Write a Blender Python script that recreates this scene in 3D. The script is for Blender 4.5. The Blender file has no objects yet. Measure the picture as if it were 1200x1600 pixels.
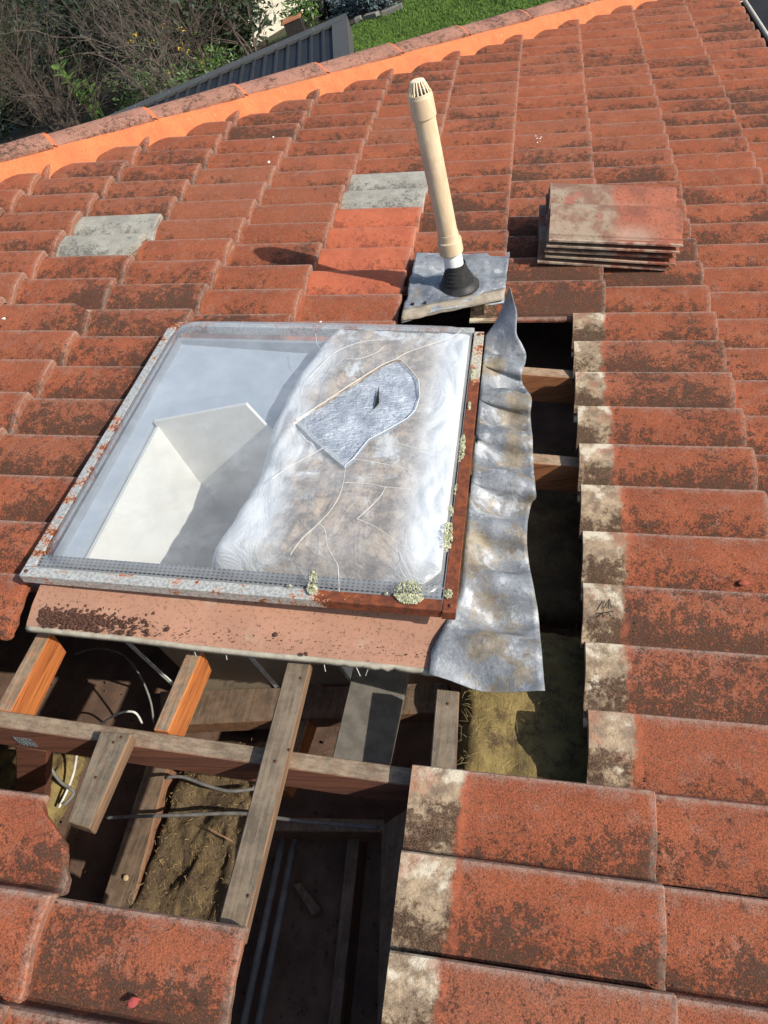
import bpy, bmesh, math, random
from mathutils import Matrix, Vector, noise
from math import radians, sin, cos, pi, sqrt

# ------------------------------------------------------------------ camera, world, sun, exposure
TH = radians(18.0)                 # roof pitch
H0 = 2.7                           # height of the roof origin above the garden
MR = Matrix.Translation((0, 0, H0)) @ Matrix.Rotation(TH, 4, 'Y')   # roof frame: x down the slope, y along the courses, z off the roof
S = bpy.context.scene
COL = S.collection
FPX = 1105.57
CAM = Vector((-.38604, -1.85546, 1.24667))
CR, CD, CF = Vector((.98832, .15032, -.02502)), Vector((.09700, -.74715, -.65754)), Vector((-.11754, .64743, -.75301))
cd = bpy.data.cameras.new('camera')
cd.sensor_fit = 'HORIZONTAL'; cd.sensor_width = 36.0; cd.lens = 36.0 * FPX / 1200.0
cd.clip_start = .05; cd.clip_end = 400
co = bpy.data.objects.new('camera', cd); COL.objects.link(co)
mc = Matrix(((CR.x, -CD.x, -CF.x, CAM.x), (CR.y, -CD.y, -CF.y, CAM.y), (CR.z, -CD.z, -CF.z, CAM.z), (0, 0, 0, 1)))
co.matrix_world = MR @ mc
S.camera = co
SUN = (MR.to_3x3() @ Vector((.573, -.2, .603))).normalized()
wd = bpy.data.worlds.new('World'); S.world = wd; wd.use_nodes = True
wn = wd.node_tree.nodes
sky = wn.new('ShaderNodeTexSky'); sky.sky_type = 'NISHITA'; sky.sun_disc = False
sky.sun_elevation = math.asin(SUN.z); sky.sun_rotation = math.atan2(SUN.x, SUN.y)
wn['Background'].inputs['Strength'].default_value = .15
wd.node_tree.links.new(sky.outputs[0], wn['Background'].inputs['Color'])
sl = bpy.data.lights.new('sun', 'SUN'); sl.energy = 5.0; sl.angle = radians(.53); sl.color = (1, .94, .85)
so = bpy.data.objects.new('sun', sl); COL.objects.link(so); so.location = (3, -3, 12)
so.rotation_euler = SUN.to_track_quat('Z', 'Y').to_euler()
S.view_settings.view_transform = 'Standard'; S.view_settings.look = 'None'
S.view_settings.exposure = 0.27; S.view_settings.gamma = 1.0
S.render.engine = 'CYCLES'

# ------------------------------------------------------------------ helpers
rnd = random.Random(7)
def ray(x, y): return CR * ((x - 600) / FPX) + CD * ((y - 800) / FPX) + CF
def at_n(x, y, n=0.0):                      # point on the plane z=n of the roof frame
    d = ray(x, y); return CAM + d * ((n - CAM.z) / d.z)
def at_u(x, y, u):
    d = ray(x, y); return CAM + d * ((u - CAM.y) / d.y)
c18, s18 = cos(TH), sin(TH)
def lev(X, u, Z): return Vector((X * c18 - Z * s18, u, X * s18 + Z * c18))   # level coordinates -> roof frame
UPR = Vector((-s18, 0, c18))
def at_Z(x, y, Z):                          # point on a level plane
    d = ray(x, y); return CAM + d * ((Z - CAM.dot(UPR)) / d.dot(UPR))
RW = MR.to_3x3(); CAMW = MR @ CAM
def at_g(x, y, z=0.0):                      # garden point (world) at height z
    d = RW @ ray(x, y); return CAMW + d * ((z - CAMW.z) / d.z)

def tag(o, label=None, cat=None, group=None, kind=None):
    if label: o['label'] = label
    if cat: o['category'] = cat
    if group: o['group'] = group
    if kind: o['kind'] = kind
    return o
def root(name, base, label, cat, group=None, world=False):
    o = bpy.data.objects.new(name, None); COL.objects.link(o); o.empty_display_size = .1
    o.matrix_world = Matrix.Translation(base) if world else MR @ Matrix.Translation(base)
    o['_b'] = tuple(base)
    return tag(o, label, cat, group)
def link(name, me, mat, parent=None, off=None, world=False):
    o = bpy.data.objects.new(name, me); COL.objects.link(o)
    if mat is not None and not me.materials: me.materials.append(mat)
    if parent is not None:
        o.parent = parent
        b = Vector(parent['_b']) if '_b' in parent else Vector()
        o.location = (off if off is not None else Vector()) - b
    elif not world:
        o.matrix_world = MR @ Matrix.Translation(off if off is not None else Vector())
    elif off is not None: o.location = off
    return o
def mk(name, vs, fs, mat=None, smooth=False):
    me = bpy.data.meshes.new(name); me.from_pydata([tuple(v) for v in vs], [], fs); me.update()
    if smooth: me.polygons.foreach_set('use_smooth', [True] * len(me.polygons))
    if mat: me.materials.append(mat)
    return me
def obj(name, vs, fs, mat, parent=None, smooth=False, world=False):
    return link(name, mk(name, vs, fs, mat, smooth), mat, parent, world=world)
class MB:
    def __init__(s): s.v = []; s.f = []
    def add(s, vs, fs):
        n = len(s.v); s.v += [Vector(v) for v in vs]; s.f += [tuple(i + n for i in f) for f in fs]; return s
    def hexa(s, b, t):                      # 4 bottom, 4 top corners
        return s.add(list(b) + list(t), [(3, 2, 1, 0), (4, 5, 6, 7), (0, 1, 5, 4), (1, 2, 6, 5), (2, 3, 7, 6), (3, 0, 4, 7)])
    def box(s, a, b):
        (x0, y0, z0), (x1, y1, z1) = a, b
        return s.hexa([(x0, y0, z0), (x1, y0, z0), (x1, y1, z0), (x0, y1, z0)], [(x0, y0, z1), (x1, y0, z1), (x1, y1, z1), (x0, y1, z1)])
    def tube(s, pts, r, k=6, cap=True):
        pts = [Vector(p) for p in pts]; n = len(pts); base = len(s.v); up = None
        for i, p in enumerate(pts):
            d = (pts[min(i + 1, n - 1)] - pts[max(i - 1, 0)]).normalized()
            if up is None: up = d.orthogonal().normalized()
            a = (up - d * up.dot(d))
            a = a.normalized() if a.length > 1e-6 else d.orthogonal().normalized()
            up = a; b = d.cross(a); rr = r[i] if isinstance(r, (list, tuple)) else r
            for j in range(k):
                t = 2 * pi * j / k; s.v.append(p + a * (cos(t) * rr) + b * (sin(t) * rr))
        for i in range(n - 1):
            for j in range(k):
                s.f.append((base + i * k + j, base + i * k + (j + 1) % k, base + (i + 1) * k + (j + 1) % k, base + (i + 1) * k + j))
        if cap:
            s.f.append(tuple(base + j for j in reversed(range(k)))); s.f.append(tuple(base + (n - 1) * k + j for j in range(k)))
        return s
    def lathe(s, prof, o, ax, k=24):        # prof: (radius, height)
        o = Vector(o); ax = Vector(ax).normalized(); a = ax.orthogonal().normalized(); b = ax.cross(a); base = len(s.v)
        for r, h in prof:
            for j in range(k):
                t = 2 * pi * j / k; s.v.append(o + ax * h + a * (cos(t) * r) + b * (sin(t) * r))
        for i in range(len(prof) - 1):
            for j in range(k):
                s.f.append((base + i * k + j, base + i * k + (j + 1) % k, base + (i + 1) * k + (j + 1) % k, base + (i + 1) * k + j))
        return s
    def lump(s, p, r, k=5, sq=1.0):         # small irregular pebble
        p = Vector(p); base = len(s.v)
        for zz, rr in ((-.5, .6), (.4, .8)):
            for j in range(k):
                t = 2 * pi * j / k + zz; q = r * rr * rnd.uniform(.7, 1.25)
                s.v.append(p + Vector((cos(t) * q, sin(t) * q, zz * r * sq)))
        s.v.append(p + Vector((0, 0, r * .85 * sq)))
        for j in range(k):
            s.f.append((base + j, base + (j + 1) % k, base + k + (j + 1) % k, base + k + j)); s.f.append((base + k + j, base + k + (j + 1) % k, base + 2 * k))
        return s
    def grid(s, rows):
        m = len(rows[0]); base = len(s.v)
        for r in rows: s.v += [Vector(p) for p in r]
        for i in range(len(rows) - 1):
            for j in range(m - 1):
                a = base + i * m + j; s.f.append((a, a + 1, a + m + 1, a + m))
        return s
    def build(s, name, mat, parent=None, smooth=False, world=False):
        return obj(name, s.v, s.f, mat, parent, smooth, world)
def solidify(o, t, off=-1):
    m = o.modifiers.new('thick', 'SOLIDIFY'); m.thickness = t; m.offset = off; return o
def bevel(o, w, seg=2):
    m = o.modifiers.new('edge', 'BEVEL'); m.width = w; m.segments = seg; m.limit_method = 'ANGLE'; return o
def sub(o, n=1):
    m = o.modifiers.new('sub', 'SUBSURF'); m.levels = n; m.render_levels = n; return o
def fbm(x, y, z=0.0, oct=3):
    return noise.fractal(Vector((x, y, z)), 1.0, 2.0, oct)
def sstep(a, b, x):
    t = min(1, max(0, (x - a) / (b - a))); return t * t * (3 - 2 * t)
def lerp_poly(pts, x):                      # piecewise linear, pts sorted by first item
    if x <= pts[0][0]: return pts[0][1]
    for (a, p), (b, q) in zip(pts, pts[1:]):
        if x <= b: return p + (q - p) * (x - a) / (b - a)
    return pts[-1][1]

# ------------------------------------------------------------------ materials
class NT:
    def __init__(s, name):
        s.m = bpy.data.materials.new(name); s.m.use_nodes = True; s.t = s.m.node_tree; s.n = s.t.nodes
        s.p = s.n['Principled BSDF']; s.out = s.n['Material Output']
        g = s.n.new('ShaderNodeNewGeometry'); s.pos = g.outputs['Position']; s.nrm = g.outputs['Normal']
    def lk(s, a, b):
        if hasattr(a, 'is_output'): s.t.links.new(a, b)
        else:
            if b.type == 'RGBA' and not hasattr(a, '__len__'): a = (a, a, a, 1)
            if hasattr(a, '__len__') and len(a) == 3 and b.type == 'RGBA': a = (*a, 1)
            b.default_value = a
    def obj(s): return s.n.new('ShaderNodeTexCoord').outputs['Object']
    def rand(s): return s.n.new('ShaderNodeObjectInfo').outputs['Random']
    def noise(s, sc, det=4, rough=.55, vec=None, dist=0.0, off=None):
        x = s.n.new('ShaderNodeTexNoise'); x.inputs['Scale'].default_value = sc; x.inputs['Detail'].default_value = det
        x.inputs['Roughness'].default_value = rough; x.inputs['Distortion'].default_value = dist
        v = vec or s.pos
        if off is not None:
            q = s.n.new('ShaderNodeVectorMath'); q.operation = 'ADD'; s.lk(v, q.inputs[0]); s.lk(off, q.inputs[1]); v = q.outputs[0]
        s.t.links.new(v, x.inputs['Vector']); return x.outputs['Fac']
    def vor(s, sc, feat='F1', vec=None, rnd_=1.0):
        x = s.n.new('ShaderNodeTexVoronoi'); x.feature = feat; x.inputs['Scale'].default_value = sc; x.inputs['Randomness'].default_value = rnd_
        s.t.links.new(vec or s.pos, x.inputs['Vector']); return x.outputs['Distance']
    def stretch(s, sx, sy, sz, vec=None):
        x = s.n.new('ShaderNodeMapping'); x.inputs['Scale'].default_value = (sx, sy, sz); s.t.links.new(vec or s.pos, x.inputs['Vector']); return x.outputs[0]
    def sep(s, v):
        x = s.n.new('ShaderNodeSeparateXYZ'); s.t.links.new(v, x.inputs[0]); return x.outputs
    def math(s, op, a, b=None, clamp=False):
        x = s.n.new('ShaderNodeMath'); x.operation = op; x.use_clamp = clamp; s.lk(a, x.inputs[0])
        if b is not None: s.lk(b, x.inputs[1])
        return x.outputs[0]
    def rng(s, v, a, b, c=0.0, d=1.0, smooth=True):
        x = s.n.new('ShaderNodeMapRange'); x.interpolation_type = 'SMOOTHSTEP' if smooth else 'LINEAR'
        for i, q in enumerate((v, a, b, c, d)): s.lk(q, x.inputs[i])
        return x.outputs[0]
    def mix(s, f, a, b):
        x = s.n.new('ShaderNodeMix'); x.data_type = 'RGBA'; s.lk(f, x.inputs[0]); s.lk(a, x.inputs[6]); s.lk(b, x.inputs[7]); return x.outputs[2]
    def mul(s, *a):
        r = a[0]
        for b in a[1:]: r = s.math('MULTIPLY', r, b)
        return r
    def bump(s, h, st=.3, dist=.002, nrm=None):
        x = s.n.new('ShaderNodeBump'); x.inputs['Strength'].default_value = st; x.inputs['Distance'].default_value = dist
        s.lk(h, x.inputs['Height'])
        if nrm is not None: s.lk(nrm, x.inputs['Normal'])
        s.t.links.new(x.outputs[0], s.p.inputs['Normal']); return x.outputs[0]
    def fin(s, col, rough=.85, metal=0.0, spec=.35):
        s.lk(col, s.p.inputs['Base Color']); s.lk(rough, s.p.inputs['Roughness']); s.lk(metal, s.p.inputs['Metallic'])
        s.p.inputs['Specular IOR Level'].default_value = spec; return s.m

def tile_mat(name, p1, p2, lichen=.5, bare=(.36, .235, .175), head=True, crest=1.0, low=1.0, vary=1.0, mottle=(.042, .027, .019)):
    t = NT(name); o = t.obj(); x, y, z = t.sep(o); rd = t.rand()
    off = t.n.new('ShaderNodeCombineXYZ'); t.lk(t.mul(rd, 31.0), off.inputs[0]); t.lk(t.mul(rd, 17.0), off.inputs[1]); off = off.outputs[0]
    roll = t.math('FRACT', t.math('DIVIDE', t.math('MULTIPLY', y, -1.0), .15))
    col = t.mix(t.rng(t.noise(9, 4, .6), .35, .65), p1, p2)
    rd2 = t.math('FRACT', t.mul(rd, 7.31)); rd3 = t.math('FRACT', t.mul(rd, 23.7))
    col = t.mix(t.rng(rd, 0, 1, 0, .6 * vary, False), col, tuple(c * .66 for c in p1))
    col = t.mix(t.rng(rd3, .55, 1, 0, .35 * vary, False), col, (.26, .115, .07))
    col = t.mix(t.mul(t.rng(t.noise(310, 3, .7), .5, .62), .5), col, tuple(c * 1.3 for c in p1))       # fresh orange grains
    # worn, greyish sheen of old coating, mostly along the crest
    # rain-washed streaks running down the tile
    strk = t.rng(t.noise(1, 4, .6, t.stretch(7, 130, 7, o), off=off), .56, .70)
    col = t.mix(t.mul(strk, .28 * vary), col, (.12, .07, .05))
    wear = t.rng(t.math('ADD', t.noise(30, 6, .7, off=off), t.rng(roll, .0, .25, .20 * crest, 0)), .50, .78)
    col = t.mix(t.mul(wear, .48), col, bare)
    # dark lichen: clumps made of small grains, denser low on each roll, with shade painted in there
    big = t.math('ADD', t.noise(6.5, 4, .6, off=off), t.rng(roll, .15, .95, -.13 * low, .165 * low))
    big = t.math('ADD', big, t.rng(t.noise(1.3, 3), .35, .65, -.13 * vary, .11 * vary))
    big = t.math('ADD', big, t.rng(rd2, 0, 1, -.20 * vary, .08 * vary, False))
    sm_ = t.math('ADD', t.math('ADD', t.mul(big, .38), t.mul(t.noise(46, 7, .74), .60)), t.mul(t.noise(190, 6, .80), .60))
    msk = t.rng(sm_, .915 - .18 * lichen, .970 - .18 * lichen)
    keep = t.rng(t.noise(300, 3, .7), .50, .60, 1, .45)
    msk = t.mul(msk, keep)
    col = t.mix(t.mul(msk, .9), col, t.mix(t.noise(60, 3), mottle, tuple(c * 1.7 for c in mottle)))
    fine = t.rng(t.noise(330, 4, .75), .50, .58)
    col = t.mix(t.mul(fine, .72 * min(1, lichen + .15)), col, tuple(c * 1.1 for c in mottle))
    # round black lichen spots
    vd = t.math('ADD', t.vor(17), t.mul(t.math('SUBTRACT', t.noise(120, 3), .5), .30))
    spot = t.mul(t.rng(vd, .06, .20, 1, 0), t.rng(t.noise(6, 2, off=off), .53, .6))
    col = t.mix(t.mul(spot, .8 * lichen), col, (.028, .022, .018))
    # nose and far-edge wear
    lip = t.mul(t.math('MAXIMUM', t.rng(roll, .035, .10, 1, 0), t.rng(roll, .965, .99)), crest)
    edge = t.math('MAXIMUM', t.mul(lip, .9), t.mul(t.rng(x, .404, .418), .55)) if crest else 0.0
    edge0 = t.math('MAXIMUM', t.mul(t.rng(x, .404, .418), .55), t.rng(y, -.012, -.002))
    if crest: col = t.mix(t.mul(edge, t.rng(t.noise(90, 5, .7), .34, .58), .72), col, (.31, .235, .19))
    if head:
        hn = t.math('ADD', t.math('ADD', x, t.rng(rd3, 0, 1, -.010, .008, False)), t.math('ADD', t.mul(t.math('SUBTRACT', t.noise(15, 6, .75, off=off), .5), .060), t.mul(t.math('SUBTRACT', t.noise(160, 4), .5), .008)))
        conc = t.mix(t.rng(t.noise(34, 6, .7, off=off), .35, .65), (.40, .30, .195), (.20, .145, .10))
        conc = t.mix(t.rng(t.math('ADD', t.noise(16, 4, .65, off=off), t.rng(roll, 0, .5, .09, -.06)), .53, .66), conc, (.56, .49, .37))
        conc = t.mix(t.mul(t.rng(t.noise(13, 3, off=(4, 4, 4)), .54, .64), .5), conc, (.33, .135, .085))
        dirt = t.rng(t.math('ADD', t.math('ADD', t.mul(t.noise(70, 7, .78), .9), t.mul(t.noise(12, 4, .65, off=off), .9)), t.rng(roll, .15, .7, -.14, .17)), .93, 1.10)
        conc = t.mix(t.mul(dirt, .93), conc, t.mix(t.rng(t.noise(480, 3, .7), .45, .6), (.035, .022, .015), (.15, .085, .05)))
        col = t.mix(t.mul(t.rng(hn, .080, .086, 0, 1), t.rng(hn, .096, .106, 1, 0), t.rng(t.noise(40, 4), .35, .6), .5), col, (.42, .12, .06))
        col = t.mix(t.rng(hn, .076, .092, 1, 0), col, conc)
    h = t.math('ADD', t.math('ADD', t.mul(t.noise(420, 3, .7), .5), t.mul(t.noise(60, 5, .7), .8)), t.mul(msk, .3))
    t.bump(h, .7, .0045)
    return t.fin(col, .92, 0, .2)

P1, P2 = (.335, .098, .046), (.235, .067, .034)
M_TILE = tile_mat('tile_weathered', P1, P2, .70, (.30, .19, .145))
M_TILEG = tile_mat('tile_bare_grey', (.36, .345, .295), (.25, .24, .205), .46, (.46, .44, .38), False, .6, 1.1, 0.0, (.10, .095, .085))
M_TILEO = tile_mat('tile_repainted', (.45, .125, .062), (.35, .095, .05), .40, (.46, .17, .10), False, .5, 1.3, 0.0, (.16, .05, .03))
M_TILES = None
M_CAP = tile_mat('hip_cap', (.39, .195, .14), (.31, .155, .11), .60, (.30, .18, .135), False, 0, 0.0, .4)

def plain(name, c1, c2, sc=20, rough=.85, metal=0, bump=.2, bs=120, spec=.3, obj_space=False):
    t = NT(name); v = t.obj() if obj_space else None
    col = t.mix(t.rng(t.noise(sc, 5, .6, v), .32, .68), c1, c2)
    if bump: t.bump(t.noise(bs, 4, .65, v), bump, .003)
    return t.fin(col, rough, metal, spec)
def mortar():
    t = NT('orange_mortar'); col = t.mix(t.rng(t.noise(14, 4), .3, .7), (.62, .165, .06), (.54, .135, .05))
    col = t.mix(t.mul(t.rng(t.noise(160, 3), .52, .66), .5), col, (.38, .085, .035))
    col = t.mix(t.mul(t.rng(t.noise(5, 6, .7), .52, .68), .45), col, (.36, .11, .055))
    col = t.mix(t.mul(t.rng(t.noise(24, 5, .75), .62, .7), .6), col, (.70, .30, .15))
    t.bump(t.math('ADD', t.math('ADD', t.noise(16, 4), t.noise(50, 4)), t.mul(t.noise(300, 2), .3)), .8, .008); return t.fin(col, .8)
M_MORT = mortar()
def timber(name, c1, c2, sx, sy, dust=.0, dustc=(.16, .125, .085)):
    t = NT(name); v = t.stretch(sx, sy, 60); g = t.noise(1, 5, .65, v, .6)
    col = t.mix(t.rng(g, .35, .66), c1, c2)
    col = t.mix(t.mul(t.rng(t.noise(1, 2, .5, t.stretch(sx * 3, sy * 3, 200)), .58, .66), .6), col, tuple(c * .45 for c in c2))
    if dust:
        nz = t.sep(t.nrm)[2]
        dm = t.mul(t.rng(nz, .5, .85), dust, t.rng(t.noise(40, 5, .7), .2, .62, .55, 1))
        col = t.mix(dm, col, t.mix(t.rng(t.math('ADD', t.mul(t.noise(18, 6, .75), .5), t.mul(t.noise(1, 6, .8, t.stretch(sx * 2.5, sy * 2.5, 100)), .5)), .40, .60), tuple(c * .7 for c in dustc), tuple(c * 1.6 for c in dustc)))
    t.bump(t.math('ADD', g, t.mul(t.noise(220, 3), .4)), .35, .003); return t.fin(col, .8)
M_TU = timber('timber_along', (.42, .14, .035), (.30, .085, .022), 60, 3, .95)          # grain along the courses
M_TV = timber('timber_slope', (.20, .075, .040), (.11, .042, .026), 3, 60, .95)
M_TB = timber('batten_old', (.20, .12, .07), (.13, .075, .045), 60, 3, 1.0, (.115, .092, .065))
M_TD = timber('joist_dusty', (.22, .11, .055), (.14, .07, .036), 60, 3, 1.0, (.15, .105, .07))
M_TR = timber('rafter_red', (.36, .15, .06), (.24, .09, .04), 3, 60, .9, (.22, .165, .11))
M_BOARD = plain('dusty_grey_board', (.135, .122, .10), (.09, .08, .066), 30, .9, 0, .25)
def lead(name, stain=.5):
    t = NT(name)
    col = t.mix(t.rng(t.noise(12, 5, .65), .35, .65), (.13, .147, .168), (.25, .265, .285))
    col = t.mix(t.mul(t.rng(t.noise(120, 5, .75), .5, .68), .45), col, (.36, .37, .38))
    col = t.mix(t.mul(t.rng(t.noise(15, 6, .72, off=(1, 9, 4)), .52, .62), .6), col, (.50, .52, .54))
    st = t.rng(t.noise(9, 6, .68, off=(3, 1, 5)), .60 - .2 * stain, .74 - .2 * stain)
    col = t.mix(t.mul(st, .85), col, t.mix(t.rng(t.noise(26, 5, .7), .35, .65), (.27, .22, .14), (.13, .10, .068)))
    col = t.mix(t.mul(t.rng(t.noise(60, 6, .78, off=(8, 2, 1)), .58, .70), .7), col, (.05, .045, .04))
    t.bump(t.math('ADD', t.math('ADD', t.noise(40, 5, .65), t.mul(t.noise(240, 3), .3)), t.mul(t.math('ABSOLUTE', t.math('SUBTRACT', t.noise(16, 5, .6, dist=1.0), .5)), 1.2)), .45, .005)
    return t.fin(col, t.rng(t.noise(30, 3), .3, .7, .48, .68), t.mul(t.rng(st, 0, 1, 1, 0), .22), .4)
M_LEAD = lead('lead_flashing', .55); M_LEAD2 = lead('lead_sheet', .12)
M_MESHB = None
def rusty(name, bias, pale=(.52, .53, .50)):
    t = NT(name); o = t.obj(); x, y, z = t.sep(o)
    n_ = t.math('ADD', t.noise(22, 6, .72), t.mul(t.math('SUBTRACT', t.noise(180, 3, .7), .5), .45))
    n_ = t.math('ADD', n_, bias(t, x, y))
    r = t.rng(n_, .52, .57)
    galv = t.mix(t.rng(t.noise(160, 4, .7), .42, .6), pale, tuple(c * .62 for c in pale))
    rst = t.mix(t.rng(t.noise(50, 5, .7), .35, .65), (.20, .052, .018), (.085, .024, .012))
    rst = t.mix(t.rng(n_, .55, .62, .9, 0), rst, (.46, .16, .05))
    col = t.mix(r, galv, rst)
    t.bump(t.math('ADD', t.mul(r, .6), t.noise(200, 3)), .3, .002); return t.fin(col, t.rng(r, 0, 1, .5, .85), t.rng(r, 0, 1, .35, 0), .4)
M_FL = rusty('frame_galvanised', lambda t, x, y: t.math('ADD', t.mul(t.rng(t.noise(3.2, 2, .5), .45, .62), .12), -.06))
M_FN = rusty('frame_near', lambda t, x, y: t.math('ADD', t.rng(x, -.78, -.52, -.03, .30), -.02))
M_FR = rusty('frame_rusted', lambda t, x, y: t.rng(y, -.52, -.30, .34, -.02), (.60, .55, .43))
M_SPEC = {}

# ------------------------------------------------------------------ roof tiles
PITCH, GA, TL, TILT = .15, .3227, .422, .036
V0 = -.0206                                    # nose of course 0
PROF = [(0, -.005), (.004, -.0008), (.012, 0), (.03, -.0004), (.05, -.0018), (.07, -.0048), (.088, -.0098), (.104, -.0165), (.117, -.0225), (.127, -.0262), (.134, -.0268), (.1395, -.0235), (.1435, -.016), (.147, -.0085)]
PROF = [(d, z * 1.5) for d, z in PROF]
YS = [(d, z) for d, z in PROF] + [(.15 + d, z - (.0012 if d < .001 else 0)) for d, z in PROF[:11]] + [(.2885, -.0402), (.2905, -.0447), (.318, -.0453)]
YS[len(PROF)] = (.15, -.0060)
STAT = [0, .02, .10, .20, .30, .385, .410, .4185, .4215]
NZ = [0, 0, 0, 0, 0, 0, -.0004, -.0014, -.0052]
def tile_mesh(name, seed=0, nose=None, tilt=TILT, mat=None, far=None):
    r = random.Random(seed); top = []; bot = []
    ph = r.uniform(0, 9)
    for x, dz in zip(STAT, NZ):
        rt = []; rb = []
        for d, z in YS:
            ln = TL + .0022 * noise.noise(Vector((d * 40, ph, seed))) - .014 * max(0, noise.noise(Vector((d * 60, ph, seed + 5))) - .30)
            if nose: ln = min(ln, nose(d))
            xx = x / .4215 * ln
            if x > .38 and nose and nose(d) < TL - .004: xx = ln - (.4215 - x) * .35
            w = .0009 * noise.noise(Vector((xx * 14, d * 14, ph)))
            tz = -tilt * (1 - xx / TL)
            dd = d - (far(xx) if far and d < .01 else 0)
            rt.append(Vector((xx, -dd + .0012 * noise.noise(Vector((xx * 30, ph, d))), z + dz + w + tz)))
            th = .013 + (.010 if x > .38 else 0)
            if d > .29: th = .006
            rb.append(Vector((min(xx, ln - .0005), -dd, z - th + tz)))
        top.append(rt); bot.append(rb)
    b = MB(); m = len(YS); n = len(STAT)
    b.grid(top)
    sel = [0, 5, n - 1]
    base = len(b.v); b.grid([bot[i] for i in sel])
    k = len(b.f) - (len(sel) - 1) * (m - 1)
    b.f[k:] = [tuple(reversed(f)) for f in b.f[k:]]
    T = lambda i, j: i * m + j
    B = lambda i, j: base + sel.index(i) * m + j
    for j in range(m - 1):
        b.f.append((T(0, j + 1), T(0, j), B(0, j), B(0, j + 1)))
        b.f.append((T(n - 1, j), T(n - 1, j + 1), B(n - 1, j + 1), B(n - 1, j)))
    for j, flip in ((0, 0), (m - 1, 1)):
        for a, c in zip(sel, sel[1:]):
            f = [T(i, j) for i in range(a, c + 1)] + [B(c, j), B(a, j)]
            b.f.append(tuple(f if not flip else reversed(f)))
    me = mk(name, b.v, b.f, mat)
    me.polygons.foreach_set('use_smooth', [True] * len(me.polygons))
    me.set_sharp_from_angle(angle=radians(32))
    return me
VAR = [tile_mesh('roof_tile', i, mat=M_TILE) for i in range(6)]
def jag(d, amp=.006, f=70): return amp * noise.noise(Vector((d * f, 3.1, .2))) + amp * .5 * noise.noise(Vector((d * f * 3, 1.1, .7)))
BRK = {(-3, -10): lambda d: TL - (.075 * sstep(.085, .01, d) + (.010 + jag(d)) * (d < .11)) + (.0 if d > .11 else 0),
       (-4, -7): lambda d: TL - .012 - .10 * sstep(.09, .27, d) - jag(d, .012),
       (-5, 4): lambda d: TL - (.055 * sstep(.20, .27, d) + (.012 + jag(d, .010)) * (d > .14)),
       (-5, 0): lambda d: TL - .075 * sstep(.055, .0, d),
       (-4, -3): lambda d: TL - (.045 * sstep(.24, .285, d) + jag(d, .006) * (d > .2))}
HP, HD = Vector((-1.694, 1.753)), Vector((.7125, .7017)); HQ = Vector((.7017, -.7125))
def hipq(v, u): return (v - HP.x) * HQ.x + (u - HP.y) * HQ.y
roof = root('tiled_roof', (0, 0, -.1), 'weathered terracotta-red concrete tile roof slope with tiles lifted out around the skylight', 'roof')
missing = {(0, m) for m in (1, -1, -3, -5, -7)} | {(-1, m) for m in range(2, -20, -2)} | {(-2, m) for m in range(-1, -10, -2)} | {(-3, m) for m in range(-2, -9, -2)}
grey = {(-2, 7), (-5, 4)}; orange = {(-2, 5), (-2, 3)}
ntile = 0
for j in range(-9, 4):
    par = 0 if j % 2 else 1                    # joints break bond from course to course
    for m in range(-20, 34):
        if (m - par) % 2 or (j, m) in missing: continue
        vh = V0 + j * GA - TL; u = m * PITCH + .0027 * j
        if u < -2.75: continue
        qs = [hipq(vh + a, u - b) for a in (0, TL) for b in (0, .318)]
        if max(qs) < .07: continue
        r = random.Random(j * 131 + m)
        mat = M_TILEG if (j, m) in grey else M_TILEO if (j, m) in orange else M_TILE
        if (j, m) in BRK: me = tile_mesh('roof_tile', j * 7 + m, BRK[(j, m)], mat=mat)
        elif mat is not M_TILE: me = tile_mesh('roof_tile', j * 7 + m, mat=mat)
        else: me = VAR[r.randrange(6)]
        loc = Vector((vh + r.uniform(-.003, .003), u + r.uniform(-.0015, .0015), r.uniform(0, .0015)))
        if min(qs) < .04:
            me = me.copy(); bm = bmesh.new(); bm.from_mesh(me)
            pc = HP + HQ * .045 - Vector((loc.x, loc.y))
            bmesh.ops.bisect_plane(bm, geom=bm.verts[:] + bm.edges[:] + bm.faces[:], plane_co=(pc.x, pc.y, 0), plane_no=(HQ.x, HQ.y, 0), clear_inner=True)
            if len(bm.faces) < 8: bm.free(); continue
            bm.to_mesh(me); bm.free()
        o = link('roof_tile', me, None, roof, loc)
        o.rotation_euler = (0, r.uniform(-.002, .002), r.uniform(-.004, .004))
        if (j, m) in grey: o['label'] = 'unpainted pale grey concrete tile'
        if (j, m) in orange: o['label'] = 'freshly painted bright orange tile'
        ntile += 1

def tile_z(v, u):
    j = math.ceil((v - V0) / GA - 1e-6); x = v - (V0 + j * GA - TL); return lerp_poly(PROF + [(.15, -.0065)], (-u) % .15) - TILT * (1 - x / TL)
b = MB(); r = random.Random(91)
for _ in range(5200):
    j = r.choice((0, 1, 1, 1, 1, 2, -4, -5, -3, -2)); vn = V0 + j * GA; m = r.randrange(-14, 14)
    if r.random() < .65: v = vn - GA * r.random(); u = m * .15 - .130 + r.gauss(0, .005)
    else: v = vn - GA + abs(r.gauss(0, .005)) + .001; u = m * .15 - r.random() * .15
    q = CAM - Vector((v, u, 0)); px = Vector((v, u, 0)) - CAM
    if noise.noise(Vector((v * 3, u * 3, 5))) < -.05: continue
    key = (j, math.ceil(u / .15 - 1e-6)); par = 0 if j % 2 else 1; mm = key[1] if (key[1] - par) % 2 == 0 else key[1] + 1
    if (j, mm) in missing or v < -2 or (-1.334 < v < -.39 and -1.102 < u < -.186): continue
    b.lump((v, u, tile_z(v, u) + .0008), r.choice((.0010, .0014, .0018, .0024)), 4, .7)
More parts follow.
